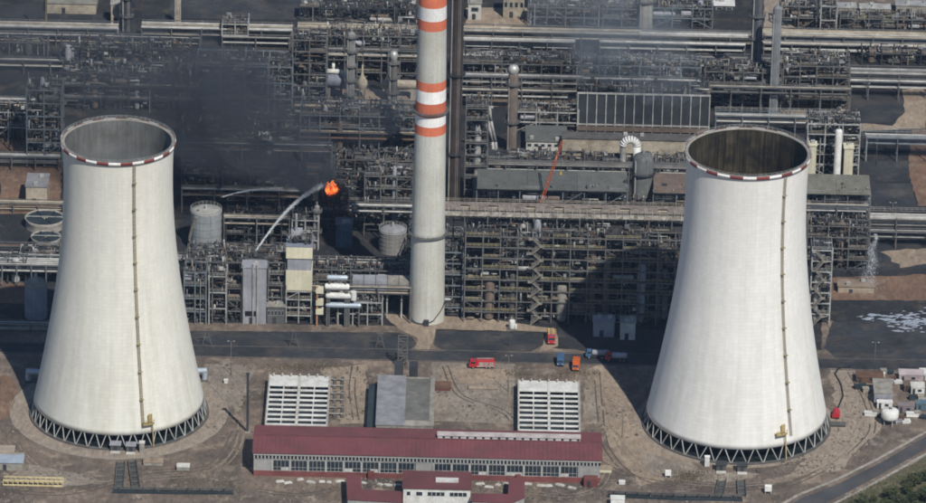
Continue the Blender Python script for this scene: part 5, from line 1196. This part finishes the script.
for i in range(22):
    h_ = rr.uniform(1.6, 3.6); r_ = rr.uniform(.35, .75); ph = rr.uniform(0, 9); q = MB()
    q.lathe([(.02, 0), (r_ * .8, h_ * .1), (r_, h_ * .28), (r_ * .8, h_ * .5), (r_ * .45, h_ * .75), (.02, h_)], 10)
    q.v = [(x + .4 * math.sin(z * 2.1 + ph), y + .3 * math.cos(z * 1.7 + ph), z) for x, y, z in q.v]
    q.v = [tuple(Vector(v) + Vector((mnoise.noise(Vector(v) * 1.7 + Vector((i, 0, 0))), mnoise.noise(Vector(v) * 1.7 + Vector((0, i, 0))), mnoise.noise(Vector(v) * 1.7 + Vector((0, 0, i))))) * .5) for v in q.v]; q.sm = [True] * len(q.sm)
    a = rr.uniform(0, 2 * PI); d_ = 1.75 * math.sqrt(rr.random()); q.build('flame', FL2 if i % 2 == 0 else FL1, fire, (d_ * math.cos(a), -1 + rr.uniform(-1, 1), d_ * math.sin(a) * .8 + .5))
# burning gas round the tongues: a glowing volume with a ragged noise edge
gm = bpy.data.materials.new('burning_gas'); gm.use_nodes = True; n = gm.node_tree.nodes; l = gm.node_tree.links; n.clear()
o_ = n.new('ShaderNodeOutputMaterial'); v_ = n.new('ShaderNodeVolumePrincipled'); tc = n.new('ShaderNodeTexCoord'); ln = n.new('ShaderNodeVectorMath'); ln.operation = 'LENGTH'; l.new(tc.outputs['Object'], ln.inputs[0])
ns = n.new('ShaderNodeTexNoise'); ns.inputs['Scale'].default_value = .55; ns.inputs['Detail'].default_value = 4; l.new(tc.outputs['Object'], ns.inputs['Vector'])
fo_ = n.new('ShaderNodeMapRange'); fo_.inputs['From Min'].default_value = .9; fo_.inputs['From Max'].default_value = 3.9; fo_.inputs['To Min'].default_value = .32; fo_.inputs['To Max'].default_value = -.42; l.new(ln.outputs['Value'], fo_.inputs['Value'])
ad = n.new('ShaderNodeMath'); ad.operation = 'ADD'; l.new(ns.outputs['Fac'], ad.inputs[0]); l.new(fo_.outputs[0], ad.inputs[1])
mr = n.new('ShaderNodeMapRange'); mr.inputs['From Min'].default_value = .45; mr.inputs['From Max'].default_value = .85; mr.inputs['To Min'].default_value = 0; mr.inputs['To Max'].default_value = .75; l.new(ad.outputs[0], mr.inputs['Value'])
v_.inputs['Color'].default_value = (.1, .06, .05, 1); v_.inputs['Density'].default_value = .02; v_.inputs['Emission Color'].default_value = (1, .15, .03, 1); l.new(mr.outputs[0], v_.inputs['Emission Strength']); l.new(v_.outputs[0], o_.inputs['Volume'])
q = MB(); q.lathe([(0, -4.4), (2.4, -3.8), (4.1, -1.8), (4.5, 0), (4.1, 1.8), (2.4, 3.8), (0, 4.4)], 20); q.build('burning_gas', gm, fire, (.2, -1, 1.0))

# ------------------------------------------------------------------ fire-fighting water
def water_mat(name, alpha):
    m = bpy.data.materials.new(name); m.use_nodes = True; b = m.node_tree.nodes['Principled BSDF']
    b.inputs['Base Color'].default_value = (.8, .84, .88, 1); b.inputs['Roughness'].default_value = .4; b.inputs['Alpha'].default_value = alpha
    return m
WJ = water_mat('jet_water', .75); WS = water_mat('spray_water', .22)
def jet(label, a, b, sag, n, r0, r1, seed, core=True):
    rr = random.Random(seed); q = MB(); ax = b - a
    def at(t): return a.lerp(b, t) + Vector((0, 0, sag * 4 * t * (1 - t)))
    for i in range(n):
        t = rr.random() ** 1.05; s = r0 + (r1 - r0) * t ** 1.3; c = at(t) + Vector((rr.gauss(0, s * .5), rr.gauss(0, s * .5), rr.gauss(0, s * .5) - abs(rr.gauss(0, s * .5)) * t)); k = rr.uniform(.05, .16)
        v = [c + Vector((rr.uniform(-1, 1), rr.uniform(-1, 1), rr.uniform(-1, 1))) * k for _ in range(4)]; o = len(q.v); q.v += [tuple(x) for x in v]
        for f in ((0, 1, 2), (0, 2, 3), (0, 3, 1), (1, 3, 2)): q.f.append([o + x for x in f]); q.m.append(0); q.sm.append(False)
    if core:
        for i in range(12): t0, t1 = i / 24, (i + 1) / 24; q.tube(at(t0), at(t1), r0 * .55 * (1 - i / 12), r0 * .55 * (1 - (i + 1) / 12) + .01, 7, 0, False)
    return tag(q.build('water_jet', WJ), label, 'water jet', 'fire-fighting water jets', 'stuff')
za_ = 17.5
jet('bright arcing water jet aimed up at the flames from behind the panel house', W(256, 251, za_), Vector((W(326, fy).x, W(326, fy).y - 1, HT(326, fy, 182))), 4.2, 9500, .3, .95, 1)
jet('fainter thin water jet drifting across the smoke above the large tank', W(222, 197, 18), W(283, 188, 26), 1.0, 1900, .22, .55, 2, False)
p = W(256, 251, za_); t = thing('water_monitor', 'small red water monitor where the bright jet starts, above the panel house', 'water monitor', (p.x, p.y, za_ - 1.4)); B(t, 'stand', REDP, -.3, .3, -.3, .3, 0, .9); BAR(t, 'nozzle', REDP, (0, 0, .9), (.8, .3, 1.6), .3); B(t, 'base', STEEL, -1, 1, -1, 1, -.15, 0)
q = MB(); rr = random.Random(8); c = W(872, 290)
for i in range(2400):
    z_ = 22 * (rr.random() ** .9); wv = .6 + 2.6 * (1 - z_ / 22); x = c.x + rr.gauss(0, wv * .55) - (22 - z_) * .06 + .5 * math.sin(z_ * .7); y = c.y + rr.gauss(0, wv * .6); k = rr.uniform(.06, .2); o = len(q.v)
    q.v += [(x + rr.uniform(-k, k), y + rr.uniform(-k, k), max(.07, z_ + rr.uniform(-k, k) * 2)) for _ in range(4)]
    for f in ((0, 1, 2), (0, 2, 3), (0, 3, 1), (1, 3, 2)): q.f.append([o + x_ for x_ in f]); q.m.append(0); q.sm.append(False)
tag(q.build('water_spray', WS), 'pale column of falling water spray on the dark yard right of the right tower', 'water spray', None, 'stuff')
# foam lying on the dark lot
q = MB(); rr = random.Random(12)
for i in range(110):
    k = rr.random()
    px, py = (rr.gauss(915, 9), rr.gauss(322, 5)) if k < .5 else (rr.gauss(897, 8), rr.gauss(321, 4)) if k < .85 else (rr.gauss(875, 9), rr.gauss(317, 2))
    c = W(px, py); r_ = abs(rr.gauss(.28, .3)) + .1; n_ = 9; ph = rr.uniform(0, 9); pts = [(c.x + r_ * 2.2 * (1 + .4 * math.sin(3 * j + ph)) * math.cos(2 * PI * j / n_), c.y + r_ * (1 + .4 * math.cos(2 * j + ph)) * math.sin(2 * PI * j / n_)) for j in range(n_)]
    o = len(q.v); zz = .06 + .0006 * i; q.v += [(x, y, zz) for x, y in pts] + [(c.x + (x - c.x) * .6, c.y + (y - c.y) * .6, zz + .12) for x, y in pts]
    for j in range(n_): q.f.append([o + j, o + (j + 1) % n_, o + n_ + (j + 1) % n_, o + n_ + j]); q.m.append(0); q.sm.append(True)
    q.f.append([o + n_ + j for j in range(n_)]); q.m.append(0); q.sm.append(True)
tag(q.build('fire_foam', mat('foam_white', (.3, .34, .4), .9, var=.2)), 'white patches of fire foam spread over the dark lot at the right edge', 'foam', None, 'stuff')

# ------------------------------------------------------------------ rubble, tufts and oddments on the dirt
q = MB(); rr = random.Random(21)
zones = [((0, 430), (30, 503)), ((25, 470), (250, 503)), ((205, 362), (262, 470)), ((255, 483), (345, 503)), ((525, 484), (620, 503)), ((585, 372), (640, 480)), ((620, 470), (790, 503)), ((830, 372), (868, 470)), ((430, 366), (516, 420)), ((328, 372), (372, 420)), ((780, 455), (835, 474)), ((360, 478), (402, 488)), ((472, 480), (506, 492))]
for i in range(5200):
    z_ = zones[i % len(zones)]; px = rr.uniform(z_[0][0], z_[1][0]); py = rr.uniform(z_[0][1], z_[1][1]); c = W(px, py)
    if (c - Vector((cl.x, cl.y, 0))).length < rbl + 1 or (c - Vector((cr.x, cr.y, 0))).length < rbr + 1: continue
    s = abs(rr.gauss(0, .13)) + .06; a = rr.uniform(0, PI); m_ = rr.choice((0, 0, 0, 0, 1, 2)); o = len(q.v)
    q.box(-s, s, -s * rr.uniform(.5, 1), s * rr.uniform(.5, 1), 0, s * rr.uniform(.5, 1.1), m_)
    q.v[o:] = [(c.x + x * math.cos(a) - y * math.sin(a), c.y + x * math.sin(a) + y * math.cos(a), .02 + z * rr.uniform(.7, 1.1)) for x, y, z in q.v[o:]]
tag(q.build('rubble', [DIRT, CONCD, CONC, RUST]), 'scattered stones and rubble over the brown dirt in the foreground', 'rubble', None, 'stuff')
def ruts(pts, m, gap=1.9, w=.32, z=.07):
    P = [W(*q) for q in pts]; C = []
    for k in range(len(P) - 1):
        a, b, c, d = P[max(0, k - 1)], P[k], P[k + 1], P[min(len(P) - 1, k + 2)]
        for i in range(10): u_ = i / 10; C.append(.5 * ((2 * b) + (c - a) * u_ + (2 * a - 5 * b + 4 * c - d) * u_ ** 2 + (3 * b - a - 3 * c + d) * u_ ** 3))
    C.append(P[-1]); q = MB()
    for sgn in (-1, 1):
        o = len(q.v)
        for i, c in enumerate(C):
            d = (C[min(len(C) - 1, i + 1)] - C[max(0, i - 1)]).normalized(); n_ = Vector((-d.y, d.x, 0)); ww = w * (.6 + .6 * abs(mnoise.noise(c * .15)))
            for e in (-1, 1): v = c + n_ * (sgn * gap / 2 + e * ww); q.v.append((v.x, v.y, z))
        for i in range(len(C) - 1):
            if mnoise.noise(C[i] * .08 + Vector((sgn, 0, 3))) > -.25: q.f.append([o + 2 * i, o + 2 * i + 1, o + 2 * i + 3, o + 2 * i + 2][::-1]); q.m.append(0); q.sm.append(False)
    tag(q.build('tyre_track', m), kind='structure')
RUTD = ground_mat('rut_dark', (.11, .09, .075), (.09, .075, .065), (.15, .12, .1), .1, .3, 1.0); RUTL = ground_mat('rut_pale', (.26, .215, .17), (.22, .18, .14), (.3, .25, .2), .1, .3, 1.0)
ruts([(590, 368), (606, 400), (618, 440), (650, 470), (700, 484), (770, 482), (830, 462), (858, 430), (862, 395), (852, 372)], RUTL, z=.071)
ruts([(597, 372), (600, 410), (608, 450), (640, 480), (690, 489), (780, 486), (822, 470)], RUTD, z=.074)
ruts([(600, 462), (625, 474), (660, 482), (720, 486)], RUTD, z=.077)
ruts([(10, 440), (40, 468), (90, 482), (160, 478), (215, 470), (240, 440), (236, 400), (228, 368)], RUTL, z=.071)
ruts([(0, 490), (60, 494), (110, 484), (150, 472), (210, 466), (236, 430)], RUTD, z=.074)
ruts([(258, 490), (300, 495), (340, 488)], RUTD, z=.071); ruts([(530, 492), (570, 496), (600, 486), (612, 460)], RUTL, z=.08)
ruts([(355, 366), (352, 390), (356, 420)], RUTD, z=.071); ruts([(445, 366), (460, 395), (500, 410), (512, 420)], RUTD, z=.071); ruts([(850, 372), (866, 400), (872, 430), (850, 455)], RUTD, z=.08)
def mound(label, px, py, w, d, h, m, seed):
    c = W(px, py); q = MB(); n = 18
    for j in range(n + 1):
        for i in range(n + 1):
            x = -1 + 2 * i / n; y = -1 + 2 * j / n; r_ = min(1, math.hypot(x, y)); z = h * (.5 + .5 * math.cos(PI * r_)) * (1 + .8 * mnoise.noise(Vector((x * 2.3 + seed, y * 2.3, seed)))) - .03
            q.v.append((x * w / 2, y * d / 2, z))
    for j in range(n):
        for i in range(n): k = j * (n + 1) + i; q.f.append([k, k + 1, k + n + 2, k + n + 1]); q.m.append(0); q.sm.append(True)
    tag(q.build('dirt_mound', m, None, (c.x, c.y, 0)), label, 'dirt mound', 'dirt mounds')
mound('low reddish dirt mound at the left edge beside the left tower', 0, 398, 12, 40, 1.6, REDDIRT, 1)
mound('low dark dirt mound behind the right cooling basin', 540, 371, 22, 7, 1.0, DIRT, 4)
crate('brick_remains', 'low red brick remains on the slab right of the grey flat-roofed block', 'rubble base', 441, 391, 6.5, 6, .8, REDBR, RUST)
crate('concrete_plinth', 'long low beige plinth on the slab near the red fire engine', 'plinth', 483, 390, 10, 2.4, .5, SAND, SAND)
crate('white_crate', 'small white crate on the dirt right of the left tower', 'crate', 226, 384, 1.3, 1.3, 1.3, WHITE)
for i in range(3):
    p = W(336, 384 + 14 * i); t = thing('foundation_grid', ('farthest', 'middle', 'nearest')[i] + ' dark concrete foundation grid right of the left cooling basin', 'foundation', (p.x, p.y, 0), 0, 'foundation grids')
    for k in range(3): B(t, 'strip', CONCD, -3.5 + 2.6 * k, -2.5 + 2.6 * k, -4.5, 4.5, 0, .7)
    for k in range(2): B(t, 'cross_strip', CONC, -3.5, 2.7, -3 + 5 * k, -2.2 + 5 * k, .7, .8)

# ------------------------------------------------------------------ vegetation in the lower right corner
def leaf_mat(name, c1, c2):
    m = bpy.data.materials.new(name); m.use_nodes = True; n = m.node_tree.nodes; l = m.node_tree.links; b = n['Principled BSDF']; b.inputs['Roughness'].default_value = .7; b.inputs['Specular IOR Level'].default_value = .2
    g = n.new('ShaderNodeNewGeometry'); mx = n.new('ShaderNodeMix'); mx.data_type = 'RGBA'; mx.inputs[6].default_value = (*c1, 1); mx.inputs[7].default_value = (*c2, 1)
    l.new(g.outputs['Random Per Island'], mx.inputs[0]); l.new(mx.outputs[2], b.inputs['Base Color']); return m
LEAFS = [leaf_mat('leaf_dark', (.03, .045, .02), (.06, .075, .035)), leaf_mat('leaf_mid', (.045, .06, .025), (.085, .09, .04))]
BARK = mat('bark', (.07, .055, .04), .9)
def crown(seed, h, m):
    rr = random.Random(seed); q = MB(); cl_ = [(Vector((rr.gauss(0, .9), rr.gauss(0, .9), h * rr.uniform(.35, .85))), rr.uniform(.7, 1.5)) for _ in range(12)]
    for c, r in cl_:
        for _ in range(95):
            v = Vector((rr.gauss(0, 1), rr.gauss(0, 1), rr.gauss(0, 1))).normalized() * r * rr.uniform(.55, 1.05); p = c + Vector((v.x, v.y, v.z * .8))
            a = Vector((rr.uniform(-1, 1), rr.uniform(-1, 1), rr.uniform(-.4, .4))).normalized() * rr.uniform(.16, .3); b2 = a.cross(Vector((rr.uniform(-1, 1), rr.uniform(-1, 1), 1))).normalized() * a.length * .7
            q.poly([p - a, p + b2, p + a, p - b2])
    return q.mesh('crown', m)
CROWNS = [crown(i, 4.5, LEAFS[i % 2]) for i in range(5)]
tk = MB(); tk.tube((0, 0, -.1), (.1, 0, 2.2), .16, .1, 7); tk.tube((.1, 0, 2.2), (.5, .3, 3.4), .09, .04, 5); tk.tube((.1, 0, 2.2), (-.4, -.2, 3.5), .09, .04, 5); TRUNK = tk.mesh('trunk', BARK)
rr = random.Random(4); cnt = 0
while cnt < 74:
    px = rr.uniform(836, 950); lo = 524 - (px - 826) * .47; py = lo + rr.uniform(0, 60)
    if py > 532: continue
    p = W(px, py); s = rr.uniform(.55, 1.05)
    t = thing('bush_tree', 'small dark green leafy tree in the thicket below the access road', 'tree', (p.x, p.y, 0), rr.uniform(0, 6.28), 'thicket along the access road'); t.scale = (s * 1.15, s * 1.15, s)
    link('trunk', TRUNK, t); link('crown', CROWNS[cnt % 5], t); cnt += 1
q = MB(); rr = random.Random(6)
for i in range(9000):
    px = rr.uniform(822, 950); py = 508 - (px - 826) * .47 + rr.uniform(-3, 40); p = W(px, py); a = rr.uniform(0, 6.3); s = rr.uniform(.12, .35); dx, dy = math.cos(a) * s * .5, math.sin(a) * s * .5
    q.poly([(p.x - dx, p.y - dy, .02), (p.x + dx, p.y + dy, .02), (p.x + dy * .5, p.y - dx * .5, .05 + s * 1.3)])
tag(q.build('grass', leaf_mat('grass_blade', (.07, .075, .03), (.13, .12, .06))), 'rough grass growing below the access road', 'grass', None, 'stuff')
q = MB()
for i in range(5200):
    k = rr.randrange(4); px, py = ((rr.gauss(300, 25), rr.gauss(367, 2)), (rr.uniform(505, 600), rr.gauss(373, 2)), (rr.uniform(170, 240), rr.gauss(484, 9)), (rr.gauss(690, 12), rr.gauss(476, 3)))[k]
    p = W(px, py); a = rr.uniform(0, 6.3); s = rr.uniform(.15, .4); dx, dy = math.cos(a) * s * .5, math.sin(a) * s * .5
    q.poly([(p.x - dx, p.y - dy, .02), (p.x + dx, p.y + dy, .02), (p.x + dy * .5, p.y - dx * .5, .05 + s * 1.1)])
tag(q.build('weeds', leaf_mat('weed', (.09, .085, .05), (.15, .125, .08))), 'dry weeds growing in patches on the dirt around basins', 'weeds', None, 'stuff')

# ------------------------------------------------------------------ smoke and haze
def smoke_mat(name, col, dens, scale, lo, hi):
    m = bpy.data.materials.new(name); m.use_nodes = True; nt = m.node_tree; n = nt.nodes; l = nt.links; n.clear()
    out = n.new('ShaderNodeOutputMaterial'); v = n.new('ShaderNodeVolumePrincipled'); v.inputs['Color'].default_value = (*col, 1); v.inputs['Anisotropy'].default_value = 0.0
    tc = n.new('ShaderNodeNewGeometry'); ns = n.new('ShaderNodeTexNoise'); ns.inputs['Scale'].default_value = scale; ns.inputs['Detail'].default_value = 4; mp = n.new('ShaderNodeMapping'); mp.inputs['Scale'].default_value = (.55, 1.0, 1.5); l.new(tc.outputs['Position'], mp.inputs['Vector']); l.new(mp.outputs[0], ns.inputs['Vector'])
    r = n.new('ShaderNodeMapRange'); r.inputs['From Min'].default_value = lo; r.inputs['From Max'].default_value = hi; r.inputs['To Min'].default_value = dens * .12; r.inputs['To Max'].default_value = dens
    l.new(ns.outputs['Fac'], r.inputs['Value']); l.new(r.outputs[0], v.inputs['Density']); l.new(v.outputs[0], out.inputs['Volume']); return m
def plume(name, label, way, m, seed, ns=40):
    """way: (px, py, height, radius m); a billowing closed tube along the drift"""
    pts = [(W(x, y, z), r) for x, y, z, r in way]; q = MB(); n = 20; rings = []
    for i in range(ns + 1):
        f = i / ns * (len(pts) - 1); k = min(int(f), len(pts) - 2); u_ = f - k; P = [pts[max(0, min(len(pts) - 1, k + o_))] for o_ in (-1, 0, 1, 2)]
        def cr3(a, b, c, d): return .5 * ((2 * b) + (c - a) * u_ + (2 * a - 5 * b + 4 * c - d) * u_ ** 2 + (3 * b - a - 3 * c + d) * u_ ** 3)
        rings.append((cr3(*[x[0] for x in P]), max(.6, cr3(*[x[1] for x in P]))))
    for i, (c, r) in enumerate(rings):
        tdir = (rings[min(ns, i + 1)][0] - rings[max(0, i - 1)][0]).normalized(); u_ = tdir.orthogonal().normalized(); w_ = tdir.cross(u_)
        e = 1.0 if 0 < i < ns else .15
        for k in range(n):
            a = 2 * PI * k / n; dv = u_ * math.cos(a) + w_ * math.sin(a); rad = r * e * (1 + .55 * mnoise.noise((c + dv * r) * (1.6 / max(6, r)) + Vector((seed, 0, 0)))); p = c + dv * rad; p.z = max(p.z, 2.0 + .1 * (k % 3)); q.v.append(tuple(p))
    for i in range(ns):
        for k in range(n): j = (k + 1) % n; q.f.append([i * n + k, i * n + j, (i + 1) * n + j, (i + 1) * n + k]); q.m.append(0); q.sm.append(True)
    q.f.append(list(range(n))[::-1]); q.f.append([ns * n + k for k in range(n)]); q.m += [0, 0]; q.sm += [False, False]
    return tag(q.build(name, m), label, 'smoke', None, 'stuff')
SM1 = smoke_mat('dark_smoke', (.17, .19, .225), .058, .055, .36, .64)
SM2 = smoke_mat('pale_smoke', (.48, .55, .62), .026, .04, .36, .66)
SM3 = smoke_mat('thin_smoke', (.18, .2, .235), .034, .045, .34, .66)
plume('dark_smoke', 'dense dark smoke billowing up left from the flames', [(336, 186, 33, 3.0), (328, 176, 36, 6.5), (308, 163, 38, 12), (278, 150, 38, 18), (246, 132, 40, 22), (216, 108, 42, 22), (190, 84, 45, 16), (176, 66, 48, 8)], SM1, 1)
plume('thin_smoke', 'thinner dark smoke veil drifting from the dense smoke to the upper left corner', [(420, 96, 44, 6), (370, 112, 44, 12), (300, 116, 45, 18), (230, 108, 46, 22), (170, 90, 50, 23), (110, 70, 54, 20), (40, 55, 56, 18), (-80, 36, 58, 16)], SM3, 4)
plume('pale_smoke', 'pale blue-grey smoke veil drifting over the racks above the louvre bays', [(700, 104, 18, 3), (690, 92, 22, 8), (668, 72, 28, 14), (640, 46, 34, 20), (610, 18, 40, 24), (575, -20, 46, 26)], SM2, 7)
VP = smoke_mat('vapour', (.6, .66, .72), .016, .08, .36, .66)
q = MB(); q.lathe([(0, 55), (15.5, 57), (16.2, 75), (15.8, 90), (13, 97), (6, 99.5), (0, 100)], 24); tag(q.build('vapour', VP, None, (cl.x, cl.y, 0)), 'faint grey water vapour inside the mouth of the left cooling tower', 'vapour', None, 'stuff')
# haze
HZ = 6200.0; q = MB(); q.box(-HZ, HZ, -HZ, HZ, -1.0, CAM_LOC.z + 8)
hm = bpy.data.materials.new('haze'); hm.use_nodes = True; n = hm.node_tree.nodes; n.clear(); o_ = n.new('ShaderNodeOutputMaterial'); v_ = n.new('ShaderNodeVolumePrincipled')
v_.inputs['Color'].default_value = (.5, .7, 1, 1); v_.inputs['Density'].default_value = 2.7e-5; v_.inputs['Anisotropy'].default_value = .2; hm.node_tree.links.new(v_.outputs[0], o_.inputs['Volume'])
tag(q.build('haze', hm), 'thin bluish haze in the air over the whole plant', None, None, 'stuff')
